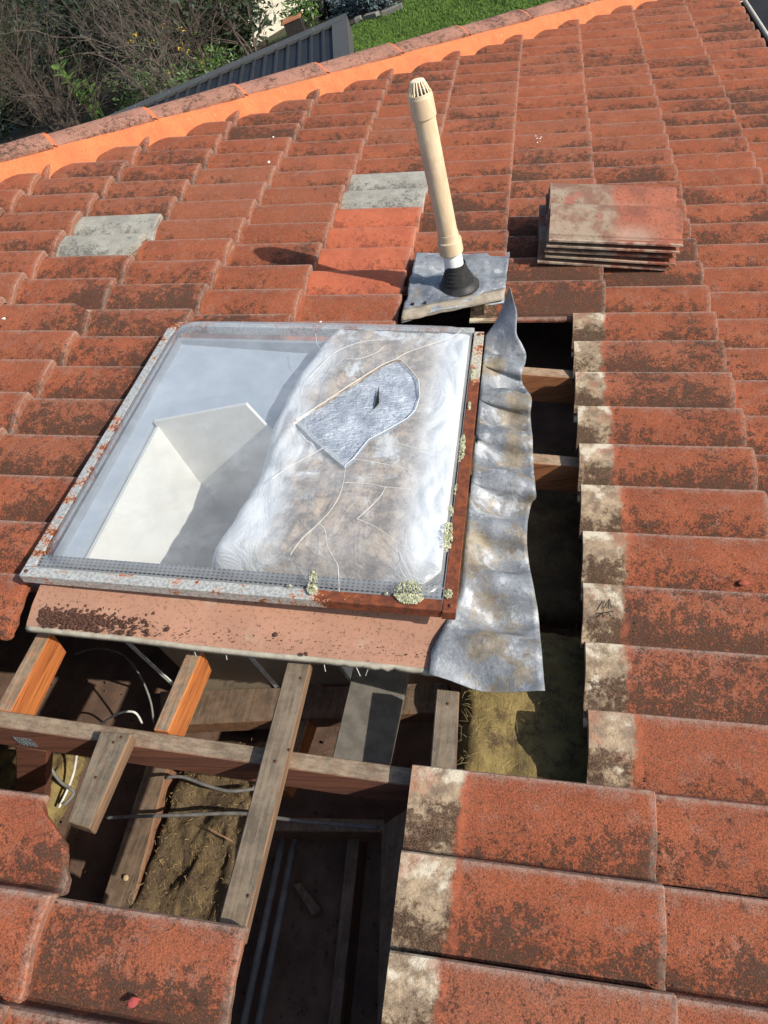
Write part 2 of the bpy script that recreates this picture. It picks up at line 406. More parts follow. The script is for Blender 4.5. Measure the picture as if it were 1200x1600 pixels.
o = b.build('trough_grit', plain('trough_dirt', (.075, .045, .03), (.03, .02, .014), 150, .95), roof); o['kind'] = 'stuff'
# hip: ridge capping with fresh orange bedding and pointing
def hip_pt(t, q, n): p = HP + HD * t + HQ * q; return Vector((p.x, p.y, n))
CAPG = .46
def cap_n(q): return .053 + .2235 * q - .036 * (abs(q) / .1) ** 1.55
caps = []
def cap_mesh(seed):
    b = MB(); qs = [-.125, -.11, -.09, -.065, -.04, -.02, 0, .02, .04, .065, .09, .104]; rows = []; low = []
    ts = [-.01, .05, .15, .25, .35, .43, .452, .46]
    for t in ts:
        lift = .004 + .011 * (t / .46); sc = 1 + .07 * t / .46
        e = -.0045 if t > .455 else 0
        rows.append([hip_pt(t, q * sc, cap_n(q) + lift + e + .0015 * noise.noise(Vector((t * 20, q * 20, seed)))) - hip_pt(0, 0, 0) for q in qs])
        low.append([p - Vector((0, 0, .014)) for p in rows[-1]])
    m = len(qs); n = len(ts); b.grid(rows); base = len(b.v); nf_ = len(b.f); b.grid(low)
    b.f[nf_:] = [tuple(reversed(f)) for f in b.f[nf_:]]
    for i in range(m - 1):
        b.f.append((i + 1, i, base + i, base + i + 1)); b.f.append(((n - 1) * m + i, (n - 1) * m + i + 1, base + (n - 1) * m + i + 1, base + (n - 1) * m + i))
    for i in range(n - 1):
        b.f.append((i * m, (i + 1) * m, base + (i + 1) * m, base + i * m)); b.f.append(((i + 1) * m + m - 1, i * m + m - 1, base + i * m + m - 1, base + (i + 1) * m + m - 1))
    me = mk('hip_tile', b.v, b.f, M_CAP, True); me.set_sharp_from_angle(angle=radians(50)); return me
CV = [cap_mesh(i) for i in range(3)]
for k in range(-6, 8):
    o = link('hip_tile', CV[k % 3], None, roof, hip_pt(k * CAPG, 0, 0)); o.rotation_euler = (0, 0, random.Random(k).uniform(-.006, .006))
    b = MB(); rows = []
    for i in range(15):                         # pointing under the lip of each cap
        q = -.115 + .225 * i / 14; w = .017 + .007 * noise.noise(Vector((q * 30, k, 0)))
        z = cap_n(q)
        rows.append([hip_pt((k + 1) * CAPG - .012, q, z + .012), hip_pt((k + 1) * CAPG + .004, q, z + .0135), hip_pt((k + 1) * CAPG + w, q, z + .0045), hip_pt((k + 1) * CAPG + w + .002, q, z - .004)])
    b.grid(rows).build('mortar_joint', M_MORT, roof, True)
b = MB(); rows = []
NT_ = 420
for i in range(NT_ + 1):                        # the bedding band, one continuous strip
    t = -2.9 + 6.7 * i / NT_; w = .007 * fbm(t * 4, 2.0, 0) + .006 * fbm(t * 22, 5.0, 1); p = hip_pt(t, .15, 0)
    rows.append([hip_pt(t, .06, .052 + w * .3), hip_pt(t, .098, .043 + w * .4), hip_pt(t, .115, .030 + w * .4), hip_pt(t, .136, .006 + w), hip_pt(t, .158 + w, -.024), hip_pt(t, .176 + w, -.055)])
b.grid(rows).build('hip_mortar', M_MORT, roof, True)

# eaves gutter
M_GUT = plain('gutter_cream', (.66, .62, .52), (.55, .52, .43), 15, .45, 0, .05)
M_GUTIN = plain('gutter_inside', (.05, .045, .04), (.03, .028, .026), 25, .9)
b = MB(); rows = []
for u in (-6, -2, 2, 4.6):
    rows.append([Vector(p) + Vector((0, u, 0)) for p in ((.90, 0, -.09), (.90, 0, -.19), (1.045, 0, -.20), (1.055, 0, -.085))])
o = solidify(b.grid(rows).build('gutter', M_GUTIN, roof), .002)
b = MB().tube([(1.058, u, -.082) for u in (-6, -2, 2, 4.6)], .013, 8); b.build('gutter_bead', M_GUT, roof, True)
for u in (-1.2, .3, 1.5, 2.9, 3.9): MB().tube([(.93, u, -.085), (1.0, u, -.084), (1.06, u, -.080)], .004, 6).build('gutter_strap', M_GUT, roof, True)
b = MB().box((.865, -6, -.21), (.888, 4.5, -.06)); b.build('fascia', plain('fascia_paint', (.10, .09, .08), (.07, .065, .06), 20), roof)

# rest of the roof out of the frame: neighbouring slope beyond the hip and the slope behind the camera
def wave(t): f = (t / .15) % 1.0; return lerp_poly(PROF + [(.15, -.006)], f * .15)
b = MB(); rows = []
for i in range(0, 300):
    X = -4.6 + i * .02; v = X
    tt = (v - HP.x) / HD.x; p = hip_pt(tt, -.05, -.05); rows.append([])
    pw = MR @ p
    for k in range(15):
        Y = max(pw.y, -1.1) + (4.40 - max(pw.y, -1.1)) * k / 14
        if Y > 4.40: Y = 4.40
        rows[-1].append((pw.x, Y, pw.z - (Y - pw.y) * math.tan(TH) + wave(X)))
far = b.grid(rows).build('rear_tiles', M_TILE, None, True, world=True)
far.parent = roof; far.matrix_parent_inverse = roof.matrix_world.inverted(); far['kind'] = 'stuff'
b = MB(); rows = []
for k in range(13):
    for e in (0, 1):
        v = V0 + (-9 + k - 1 + e) * GA; n = -.0278 * (1 - e)
        rows.append([(v, u * .025, wave(-u * .025) + n) for u in range(-240, -117)])
b.grid(rows)
rows = [[(v, u * .025, wave(-u * .025) - .03) for u in range(-240, -20)] for v in (-4.9, -4.2, -3.6, -3.28)]
b.grid(rows)
o = b.build('rear_tiles', M_TILE, roof, True); o['kind'] = 'stuff'

# house walls and ceiling below
M_BRICK = plain('brown_brick', (.22, .10, .065), (.15, .07, .05), 8, .9)
hw = MB()
def wbox(b, x0, x1, y0, y1, z0, z1): return b.box((x0, y0, z0), (x1, y1, z1))
wbox(hw, .55, .66, -6, 3.95, 0, H0 - .26); wbox(hw, -4.7, .55, 3.85, 3.95, 0, H0 - .26); wbox(hw, -4.8, -4.7, -6, -1.1, 0, H0 + 1.35); hw.hexa([(-4.8, -1.1, 0), (-4.7, -1.1, 0), (-4.7, 3.95, 0), (-4.8, 3.95, 0)], [(-4.8, -1.1, 3.95), (-4.7, -1.1, 3.95), (-4.7, 3.95, 2.3), (-4.8, 3.95, 2.3)]); wbox(hw, -4.7, .66, -6.1, -6, 0, H0 + 1.4)
tag(hw.build('house_wall', M_BRICK, world=True), 'brown brick house walls standing under the tiled roof', 'wall')
M_CEIL = plain('dusty_ceiling', (.19, .115, .078), (.105, .064, .045), 9, .95, 0, .5, 160)
tag(MB().box((-4.7, -6, H0 - .30), (.55, 3.85, H0 - .27)).build('ceiling', M_CEIL, world=True), kind='structure')

# ------------------------------------------------------------------ roof frame
fr = root('roof_frame', (-.7, -1.2, -.15), 'dusty timber rafters, battens and joists showing through the opened roof', 'roof frame')
def bar(name, x0, x1, y0, y1, n1, dep, mat, bev=.002):
    o = MB().box((x0, y0, n1 - dep), (x1, y1, n1)).build(name, mat, fr); bevel(o, bev, 1); return o
def seg(pts, n, dep, name, mat, fn=at_n):       # plank from its four top corners in the photo
    t = [fn(x, y, n) for x, y in pts]; d = Vector((0, 0, -dep)) if fn is at_n else -UPR * dep
    o = MB().hexa([p + d for p in t], t).build(name, mat, fr); bevel(o, .002, 1); return o
NR, NB = -.082, -.047
ra = at_n(300, 1155, NR)
u0 = at_n(0, 1111, NR).y; u1 = at_n(0, 1136, NR).y
bar('rafter', -2.9, .80, u1, u0 + .002, NR, .10, M_TV)
for px, y in ((850, 575), (860, 710)):
    uu = at_n(px, y, NR).y; bar('rafter', -.385, .80, uu - .038, uu, NR, .10, M_TR)
bar('rafter', -3.2, .80, .42, .458, NR, .10, M_TR); bar('rafter', -3.2, .8, -2.1, -2.06, NR, .10, M_TV)
# battens: under each course head, where no roof covering hides them
b1 = [(450, 1030), (486, 1032), (384, 1446), (341, 1440)]
p = [at_n(x, y, NB) for x, y in b1]
seg([(450, 1030), (486, 1032), (380, 1470), (335, 1465)], NB, .034, 'batten', M_TB)
seg([(157, 1142), (206, 1146), (140, 1295), (104, 1283)], NB, .034, 'batten', M_TB)
seg([(682, 1076), (718, 1080), (713, 1205), (672, 1200)], NB, .034, 'batten', M_TB)
for j in range(-8, 4):
    vh = V0 + j * GA - TL + .025
    if j in (-1, 0, -2, -3):
        bar('batten', vh, vh + .042, .40, 3.2 if j > -1 else 1.6, NB - .031, .03, M_TB)
        bar('batten', vh, vh + .042, -6, -1.70 if j < 0 else -1.42, NB - .031, .03, M_TB)
    else:
        q = HP.y + (vh - HP.x) * .985 - .1
        bar('batten', vh, vh + .042, -6, q, NB - .031, .03, M_TB)
# trimmers between the skylight curb and the rafter, sawn orange faces
seg([(293, 1015), (318, 1016), (263, 1143), (239, 1140)], NR + .004, .088, 'trimmer', M_TU)
seg([(60, 985), (82, 987), (17, 1112), (-8, 1108)], NR + .004, .088, 'trimmer', M_TU)
# ceiling joists and lower members (level)
JZ = -.145
seg([(229, 1192), (262, 1196), (200, 1440), (150, 1435)], JZ - .03, .09, 'joist', M_TD, at_Z)
seg([(250, 1080), (700, 1066), (700, 1112), (250, 1134)], JZ, .05, 'joist', M_TD, at_Z)
seg([(425, 1276), (600, 1280), (600, 1300), (418, 1298)], JZ - .02, .07, 'joist', M_TD, at_Z)
seg([(543, 1305), (562, 1306), (527, 1640), (508, 1636)], JZ - .07, .05, 'joist', M_TD, at_Z)
seg([(596, 1290), (640, 1260), (625, 1640), (588, 1640)], JZ - .02, .10, 'joist', M_TD, at_Z)
seg([(483, 1035), (512, 1038), (445, 1235), (418, 1230)], JZ - .01, .05, 'joist', M_TU, at_Z)
M_NAIL = plain('nail_rust', (.13, .06, .03), (.07, .035, .02), 90, .7, .4)
for x, y in ((452, 1172), (430, 1190), (178, 1160), (190, 1152), (700, 1100), (388, 1400), (470, 1060), (150, 1215)):
    MB().lathe([(.0032, 0), (.003, .0014), (.0001, .0018)], at_n(x, y, NB) + Vector((0, 0, .0002)), (0, 0, 1), 8).build('nail', M_NAIL, fr, True)
# strut hanging from the rafter with its nail plate
sq = [at_u(x, y, u1 + .0015) for x, y in ((24, 1166), (74, 1174), (70, 1262), (26, 1256))]
o = MB().hexa(sq, [p + Vector((0, .034, 0)) for p in sq]).build('strut', M_TV, fr); bevel(o, .002, 1)
a, c = at_u(19, 1152, u1 - .002), at_u(49, 1157, u1 - .002); c = Vector((c.x, c.y, a.z - .036))
b = MB().box((a.x, u1 - .0016, c.z), (c.x, u1 - .0003, a.z))
for i in range(5):
    for k in range(4):
        x = a.x + (c.x - a.x) * (i + .5) / 5; z = c.z + (a.z - c.z) * (k + .5) / 4; b.box((x - .0025, u1 - .0035, z - .0012), (x + .0025, u1 - .0015, z + .0012))
M_GALV = plain('galvanised_plate', (.38, .40, .42), (.22, .23, .24), 60, .4, .8)
b.build('nail_plate', M_GALV, fr)

# loose dark board leaning in the opening
t4 = [at_n(x, y, -.20) for x, y in [(553, 1040), (640, 1046), (606, 1206), (515, 1200)]]
tag(bevel(MB().hexa([p - Vector((0, 0, .03)) for p in t4], t4).build('loose_board', M_BOARD), .002, 1), 'wide dark grey dusty board lying below the skylight apron', 'board')

# ------------------------------------------------------------------ skylight
SL, SR, SN, SF = -1.314, -.390, -1.102, -.186
def nf(v): return .05 + (v + 1.31) / .92 * .05
def SK(v, u, h): return Vector((v, u, nf(v) + h))
sk = root('skylight', (-.85, -.64, -.05), 'cracked clear acrylic dome skylight in a rusting galvanised frame', 'skylight')
def fbar(pts, w, name, mat, lab=None):
    (v0, u0_), (v1, u1_) = pts; b = MB(); h0, h1 = -.026, 0
    b.hexa([SK(v0, u0_, h0), SK(v1, u0_, h0), SK(v1, u1_, h0), SK(v0, u1_, h0)], [SK(v0, u0_, h1), SK(v1, u0_, h1), SK(v1, u1_, h1), SK(v0, u1_, h1)])
    o = b.build(name, mat, sk); bevel(o, .002, 2)
    o.location = -Vector(sk['_b'])
    if lab: o['label'] = lab
fbar(((SL, SN + .026), (SL + .024, SF)), 0, 'frame_bar', M_FL)
fbar(((SL, SN), (SR - .028, SN + .0255)), 0, 'frame_bar', M_FN)
fbar(((SR - .0275, SN - .003), (SR, SF + .004)), 0, 'frame_bar', M_FR, 'frame bar rusted brown all along its lower length')
fbar(((SL - .004, SF + .0005), (SR - .028, SF + .022)), 0, 'frame_bar', M_FL)
for v, u in ((SL + .012, SN + .012), (SL + .010, SF + .010), (SR - .012, SN + .012), (SR - .014, SF - .012)):
    MB().lathe([(.0045, 0), (.004, .0022), (.0001, .003)], SK(v, u, .0002), (0, 0, 1), 10).build('screw', plain('screw_rust', (.16, .06, .03), (.08, .03, .02), 80), sk, True)
# curb
M_CURB = plain('curb_metal', (.33, .36, .40), (.25, .275, .31), 14, .6, .2)
b = MB()
cl, cr_, cn, cf = SL + .03, SR - .03, SN + .045, SF - .02
for a, c in (((cl, cn), (cr_, cn + .012)), ((cl, cf - .012), (cr_, cf)), ((cl, cn + .012), (cl + .012, cf - .012)), ((cr_ - .012, cn + .012), (cr_, cf - .012))):
    b.hexa([Vector((v, u, -.10)) for v, u in (a, (c[0], a[1]), c, (a[0], c[1]))], [SK(v, u, -.027) for v, u in (a, (c[0], a[1]), c, (a[0], c[1]))])
b.build('curb', M_CURB, sk)
def dots():
    t = NT('perforated_strip'); x, y, z = t.sep(t.obj())
    v = t.vor(1, vec=t.stretch(95, 130, 0, t.obj()), rnd_=0.05)
    t.bump(t.noise(100, 2), .1); return t.fin(t.mix(t.rng(v, .22, .32), (.035, .037, .04), (.17, .175, .18)), .6)
b = MB().grid([[SK(v, u, h) for v in (SL + .025, -1.0, -.7, SR - .029)] for u, h in ((SN + .027, -.004), (SN + .058, .0))])
b.build('edge_strip', dots(), sk)
# dome
DL, DR, DN, DF = SL + .038, SR - .032, SN + .029, SF - .001
DT = .034
def dome_h(v, u):
    r = .06; a = min(v - DL, DR - v); c = min(u - DN, DF - u)
    if a < r and c < r: d = r - sqrt((r - a) ** 2 + (r - c) ** 2)
    else: d = min(a, c)
    d = max(0, d); k = min(1, d / .042)
    return DT * sqrt(max(0, 1 - (1 - k) ** 2)) + .006 * (1 - ((v - (DL + DR) / 2) / .46) ** 2)
def ticks(a, b):
    e = [0, .003, .007, .012, .018, .026, .034, .042, .06]; n = 26
    return [a + x for x in e] + [a + .06 + (b - a - .12) * i / n for i in range(1, n)] + [b - x for x in reversed(e)]
b = MB().grid([[SK(v, u, dome_h(v, u)) for v in ticks(DL, DR)] for u in ticks(DN, DF)])   # faces wind upwards
me = mk('dome', b.v, b.f, None, True)
if me.polygons[900].normal.z < 0: me.flip_normals()
def on_dome(x, y):
    p = at_n(x, y, .13)
    for _ in range(6):
        h = dome_h(min(max(p.x, DL), DR), min(max(p.y, DN), DF)); p = at_n(x, y, nf(p.x) + h)
    return p
HOLE = [(463, 656), (487, 641), (510, 626), (549, 600), (597, 570), (619, 561), (627, 563), (642, 578), (654, 593), (656, 620), (649, 641), (636, 654), (606, 671), (576, 687), (552, 717), (540, 726), (505, 696)]
hp = [on_dome(*q) for q in HOLE]
bm = bmesh.new(); bm.from_mesh(me)
mx = [min(p.x for p in hp) - .03, max(p.x for p in hp) + .03, min(p.y for p in hp) - .03, max(p.y for p in hp) + .03]
for p, q in zip(hp, hp[1:] + hp[:1]):
    fs = [f for f in bm.faces if mx[0] < f.calc_center_median().x < mx[1] and mx[2] < f.calc_center_median().y < mx[3]]
    ge = set(fs) | {e for f in fs for e in f.edges} | {v for f in fs for v in f.verts}
    bmesh.ops.bisect_plane(bm, geom=list(ge), plane_co=p, plane_no=((q - p).y, -(q - p).x, 0))
def inside(pt, poly):
    r = False
    for a, c in zip(poly, poly[1:] + poly[:1]):
        if (a.y > pt.y) != (c.y > pt.y) and pt.x < (c.x - a.x) * (pt.y - a.y) / (c.y - a.y) + a.x: r = not r
    return r
bmesh.ops.delete(bm, geom=[f for f in bm.faces if inside(f.calc_center_median(), hp)], context='FACES')
for f in bm.faces: f.smooth = True
bm.to_mesh(me); bm.free()
def acrylic():
    t = NT('weathered_acrylic'); t.n.remove(t.p)
    tr = t.n.new('ShaderNodeBsdfTransparent'); tr.inputs[0].default_value = (.93, .95, .96, 1)
    df = t.n.new('ShaderNodeBsdfDiffuse'); t.lk(t.mix(t.rng(t.noise(9, 6, .7), .35, .65), (.52, .55, .58), (.40, .425, .44)), df.inputs[0])
    gl = t.n.new('ShaderNodeBsdfGlossy'); gl.inputs['Roughness'].default_value = .16
    nb = t.n.new('ShaderNodeBump'); nb.inputs['Strength'].default_value = .08; nb.inputs['Distance'].default_value = .004
    t.lk(t.math('ADD', t.noise(6, 3), t.mul(t.noise(300, 2), .03)), nb.inputs['Height'])
    for g in (df, gl): t.t.links.new(nb.outputs[0], g.inputs['Normal'])
    haze = t.math('ADD', t.rng(t.noise(8, 6, .65, dist=.8), .3, .75, .17, .32), t.mul(t.rng(t.noise(90, 5, .75), .55, .75), .12))
    m1 = t.n.new('ShaderNodeMixShader'); t.lk(haze, m1.inputs[0]); t.t.links.new(tr.outputs[0], m1.inputs[1]); t.t.links.new(df.outputs[0], m1.inputs[2])
    lw = t.n.new('ShaderNodeLayerWeight'); lw.inputs['Blend'].default_value = .5; t.t.links.new(nb.outputs[0], lw.inputs['Normal'])
    haze = t.math('ADD', haze, t.mul(t.math('POWER', lw.outputs['Facing'], 2.0), .35), True)
    t.lk(haze, m1.inputs[0])
    refl = t.math('ADD', t.mul(t.math('POWER', lw.outputs['Facing'], 4.0), .6), .05)
    m2 = t.n.new('ShaderNodeMixShader'); t.t.links.new(refl, m2.inputs[0]); t.t.links.new(m1.outputs[0], m2.inputs[1]); t.t.links.new(gl.outputs[0], m2.inputs[2])
    t.t.links.new(m2.outputs[0], t.out.inputs[0]); return t.m
dome = link('dome', me, acrylic(), sk)
CRK = ['720,517 702,528 675,537 636,551 619,561', '493,521 496,539 505,549 519,554', '484,590 498,575 519,554 546,540 579,532 624,529', '540,561 564,560 588,551 600,542', '505,700 471,719 444,734 426,749',
       '552,717 600,725 630,732 660,738', '540,726 537,752 530,775 517,797 498,818 470,844 454,867', '498,818 508,829 512,854 527,882 529,898 530,924', '558,811 590,825 622,849 647,870 647,892', '538,754 577,756 603,761 641,764', '603,761 590,781 558,811', '586,682 630,695 660,702 699,708']
M_CRK = plain('crack_edge', (.66, .66, .62), (.52, .52, .48), 60, .35)
def smooth_px(pts, k=4):
    r = []
    P = [pts[0]] + pts + [pts[-1]]
    for i in range(1, len(P) - 2):
        for s_ in range(k):
            t = s_ / k; a, b_, c, d = P[i - 1], P[i], P[i + 1], P[i + 2]
            r.append(tuple(.5 * (2 * b_[z] + (c[z] - a[z]) * t + (2 * a[z] - 5 * b_[z] + 4 * c[z] - d[z]) * t * t + (3 * b_[z] - a[z] - 3 * c[z] + d[z]) * t ** 3) for z in (0, 1)))
    return r + [pts[-1]]
for s_ in CRK:
    pts = [tuple(map(float, q.split(','))) for q in s_.split()]
    MB().tube([on_dome(*q) + Vector((0, 0, .0004)) for q in smooth_px(pts)], .0006, 4).build('crack', M_CRK, sk)
MB().tube([p + Vector((0, 0, .0003)) for p in hp + hp[:1]], .0010, 4).build('broken_edge', M_CRK, sk)
# lichen on the frame and dome
M_LICH = plain('pale_lichen', (.56, .55, .40), (.20, .22, .11), 140, .95, 0, .5, 300)
def lichen(px, rx, ry, n, seed, hh=.005):
    r = random.Random(seed); b = MB(); c = on_dome(*px)
    for _ in range(int(n * 2.6)):
        a = r.uniform(0, 2 * pi); d = sqrt(r.random()) * (.88 + .28 * noise.noise(Vector((cos(a) * 1.2, sin(a) * 1.2, seed)))); p = c + Vector((cos(a) * d * rx, sin(a) * d * ry, 0))
        p.z = nf(p.x) + dome_h(min(max(p.x, DL), DR), min(max(p.y, DN), DF)) + hh * (1 - d * d) * r.uniform(.5, 1)
        b.lump(p, r.uniform(.0012, .0027), 4)
    b.build('lichen', M_LICH, sk)
for i, (px, rx, ry, n) in enumerate([((640, 921), .033, .020, 260), ((487, 905), .012, .022, 90), ((452, 908), .004, .003, 8), ((700, 928), .009, .012, 40), ((700, 840), .010, .045, 110), ((705, 800), .005, .012, 22), ((722, 700), .008, .05, 100),
                                     ((738, 585), .005, .03, 40), ((733, 635), .004, .02, 24), ((604, 918), .002, .003, 4), ((712, 765), .004, .02, 12)]): lichen(px, rx, ry, n, i)

# light shaft
sh = root('skylight_shaft', (-.95, -.8, -.3), 'white plasterboard light shaft below the skylight dome', 'light shaft')
M_PB = plain('shaft_plaster', (.78, .76, .70), (.70, .68, .62), 5, .8, 0, .08)
M_PBO = plain('plasterboard_back', (.30, .235, .16), (.22, .17, .115), 10, .9)
def slab(name, pts, mat, t): o = obj(name, pts, [(0, 1, 2, 3)], mat, sh); solidify(o, t, 0); return o
XL, XR, UF, UN, ZT, ZB = -1.165, -.72, -.557, -1.035, .392, -.27
slab('shaft_wall', [lev(XL, UN, .375), lev(XL, UF, .375), lev(XL, UF, ZB), lev(XL, UN, ZB)], M_PB, .010)
xe = at_u(380, 622, UF)
slab('shaft_wall', [lev(XL, UF, ZT), lev(xe.x * c18 + xe.z * s18, UF, ZT), lev(XR, UF, ZB), lev(XL, UF, ZB)], M_PB, .010)
slab('shaft_wall', [lev(XR, UF, .20), lev(XR, UN, .20), lev(XR, UN, ZB), lev(XR, UF, ZB)], M_PB, .010)
slab('shaft_wall', [lev(XL, UN, .33), lev(XR, UN, .20), lev(XR, UN, ZB), lev(XL, UN, ZB)], M_PBO, .010)
for px in ((200, 1005), (385, 1020)):
    p = at_u(*px, UN - .008); X = p.x * c18 + p.z * s18
    MB().box((-.5, 0, 0), (.5, 1, 1)) ; b = MB(); q = [lev(X - .006, UN - .009, ZB), lev(X + .006, UN - .009, ZB), lev(X + .006, UN - .0055, ZB), lev(X - .006, UN - .0055, ZB)]
    b.hexa(q, [p_ + UPR * .55 for p_ in q]); b.build('corner_bead', plain('bead_white', (.6, .6, .57), (.45, .45, .42), 60), sh)
# grey lining round the shaft head
M_LIN = plain('grey_lining', (.40, .46, .53), (.34, .39, .455), 6, .5, 0, .05)
b = MB()
for (a, c) in (((cl + .012, UF + .006), (cr_ - .012, cf - .012)), ((cl + .012, cn + .012), (-1.235, UF + .006)), ((-1.235, cn + .012), (-.75, UN - .012))):
    b.hexa([Vector((v, u, -.02)) for v, u in (a, (c[0], a[1]), c, (a[0], c[1]))], [Vector((v, u, .010)) for v, u in (a, (c[0], a[1]), c, (a[0], c[1]))])
b.build('lining', M_LIN, sk)

# insulation bundle under the dome
ins = root('insulation_bundle', (-.65, -.65, -.05), 'crumpled white plastic-wrapped insulation pressed up under the skylight dome', 'insulation')
LB = [(900, 283), (880, 284), (863, 280), (800, 327), (760, 352), (727, 373), (653, 393), (580, 433), (540, 467), (505, 500)]
lb = sorted([(at_n(x, y, .08).y, at_n(x, y, .08).x) for y, x in LB])
def plastic():
    t = NT('stained_plastic'); x, y, z = t.sep(t.pos); o = t.sep(t.obj())
    col = t.mix(t.rng(t.noise(10, 4), .35, .65), (.84, .85, .86), (.72, .735, .75))
    band = t.mul(t.rng(t.math('ADD', o[0], t.mul(t.math('SUBTRACT', t.noise(9, 4), .5), .25)), -.86, -.74), t.rng(o[0], -.47, -.56))
    st = t.mul(t.rng(t.math('ADD', t.noise(7, 6, .7, dist=.6), t.mul(t.noise(1, 4, .7, t.stretch(60, 14, 14)), .25)), .46, .62), band)
    col = t.mix(t.mul(st, .92), col, t.mix(t.rng(t.noise(24, 6, .75), .38, .62), (.54, .40, .28), (.17, .115, .075)))
    vein = t.mul(t.rng(t.math('ABSOLUTE', t.math('SUBTRACT', t.noise(1, 6, .7, t.stretch(26, 9, 20), 1.0), .5)), .0, .012, 1, 0), t.rng(t.noise(6, 3), .45, .55), band)
    col = t.mix(t.mul(vein, .9), col, (.06, .042, .03))
    grit = t.mul(t.rng(t.noise(120, 6, .8), .56, .64), t.rng(t.noise(8, 4, off=(5, 5, 5)), .48, .62), band)
    col = t.mix(t.mul(grit, .85), col, (.10, .07, .045))
    fold = t.math('ABSOLUTE', t.math('SUBTRACT', t.noise(1, 5, .6, t.stretch(11, 5, 9), 1.0), .5))
    t.bump(t.math('ADD', t.mul(fold, 1.6), t.mul(t.noise(90, 5, .7), .15)), .65, .011)
    return t.fin(col, .28, 0, .5)
M_PLAS = plastic()
def ins_h(v, u):
    vl = lerp_poly(lb, u); e = v - vl
    h = .016 + (-.004) + .006 * sstep(0, .12, e) * sstep(-.40, -.55, v) + .008 * (noise.noise(Vector((v * 7, u * 7, .3)))) * sstep(0, .1, e)
    h += .012 * (abs(noise.noise(Vector((v * 16 + 2 * noise.noise(Vector((v * 5, u * 5, 8))), u * 9, 1)))) - .2) + .0015 * abs(noise.noise(Vector((v * 40, u * 24, 2))))
    h -= .22 * (1 - sstep(-.01, .10, e)) ** 2
    h -= .10 * (1 - sstep(0, .05, u - (SN + .075))) ** 2 + .10 * (1 - sstep(0, .04, -.40 - v)) ** 2
    return min(h, .026)
rows = []
for i in range(121):
    u = SN + .062 + (SF - .03 - SN - .062) * i / 120; vl = lerp_poly(lb, u) - .012 + .012 * noise.noise(Vector((u * 16, 0, 4)))
    rows.append([])
    for k in range(101):
        v = vl + (-.428 - vl) * k / 100; rows[-1].append(SK(v, u, ins_h(v, u)))
MB().grid(rows).build('plastic_wrap', M_PLAS, ins, True)
# foil face showing through the broken hole
def foil():
    t = NT('silver_foil'); n1 = t.noise(1, 4, .6, t.stretch(60, 190, 60))
    col = t.mix(t.rng(t.noise(20, 5), .3, .7), (.60, .64, .69), (.38, .42, .47))
    col = t.mix(t.rng(t.math('ABSOLUTE', t.math('SUBTRACT', t.noise(14, 5, .7, dist=.8), .5)), 0, .006, 1, 0), col, (.03, .028, .025))
    col = t.mix(t.rng(t.noise(60, 6, .8), .64, .70), col, (.06, .05, .045))
    t.bump(t.math('ADD', n1, t.mul(t.noise(40, 6, .7), 1.2)), .85, .006); return t.fin(col, .46, .5, .5)
cx = sum((p for p in hp), Vector()) / len(hp)
rows = []
bx = [min(p.x for p in hp) - .03, max(p.x for p in hp) + .03, min(p.y for p in hp) - .04, max(p.y for p in hp) + .04]
for i in range(41):
    rows.append([])
    for k in range(41):
        v = bx[0] + (bx[1] - bx[0]) * k / 40; u = bx[2] + (bx[3] - bx[2]) * i / 40
        h = ins_h(v, u) * .0 + .029 + .003 * noise.noise(Vector((v * 20, u * 30, 7))) + .0025 * noise.noise(Vector((v * 60, u * 90, 3)))
        rows[-1].append(SK(v, u, h))
fme = mk('foil_face', *(lambda q: (q.v, q.f))(MB().grid(rows)), None, True); bm = bmesh.new(); bm.from_mesh(fme)
hq = [cx + (p - cx) * 1.01 for p in hp]
for p, q in zip(hq, hq[1:] + hq[:1]):
    bmesh.ops.bisect_plane(bm, geom=bm.verts[:] + bm.edges[:] + bm.faces[:], plane_co=p, plane_no=((q - p).y, -(q - p).x, 0))
bmesh.ops.delete(bm, geom=[f for f in bm.faces if not inside(f.calc_center_median(), hq)], context='FACES')
bm.to_mesh(fme); bm.free(); link('foil_face', fme, foil(), ins)
a, c, d = on_dome(584, 638), on_dome(597, 574), on_dome(590, 628)
o = MB().add([a - Vector((0, 0, .004)), c - Vector((0, 0, .004)), d - Vector((-.004, 0, .0035)), on_dome(590, 600) - Vector((-.003, 0, .003))], [(0, 2, 3, 1)]).build('tear', plain('tear_dark', (.01, .009, .008), (.02, .018, .015), 40), ins)

# ------------------------------------------------------------------ apron and flashings
def apron_mat():
    t = NT('apron_painted'); col = t.mix(t.rng(t.noise(7, 5, .6), .3, .7), (.36, .19, .125), (.275, .148, .098))
    col = t.mix(t.mul(t.rng(t.noise(150, 4, .75), .56, .64), .7), col, (.07, .035, .022))
    col = t.mix(t.mul(t.rng(t.noise(18, 4), .58, .7), .5), col, (.34, .25, .18))
    t.bump(t.math('ADD', t.noise(60, 5), t.mul(t.noise(8, 3), 2)), .3, .003); return t.fin(col, .85)
M_APR = apron_mat(); M_APE = plain('apron_edge', (.36, .335, .27), (.25, .225, .175), 30, .8, 0, .4)
ap = root('apron_flashing', (-.85, -1.14, -.03), 'terracotta-painted apron flashing strewn with soil under the near edge of the skylight', 'flashing')
NA = -.012
lo = [at_n(x, y, NA) for x, y in ((48, 978), (120, 986), (200, 994), (300, 1007), (400, 1018), (500, 1027), (600, 1037), (690, 1047))]
def lowu(v): return lerp_poly([(p.x, p.y) for p in lo], v)
rows = []
NVs = 70
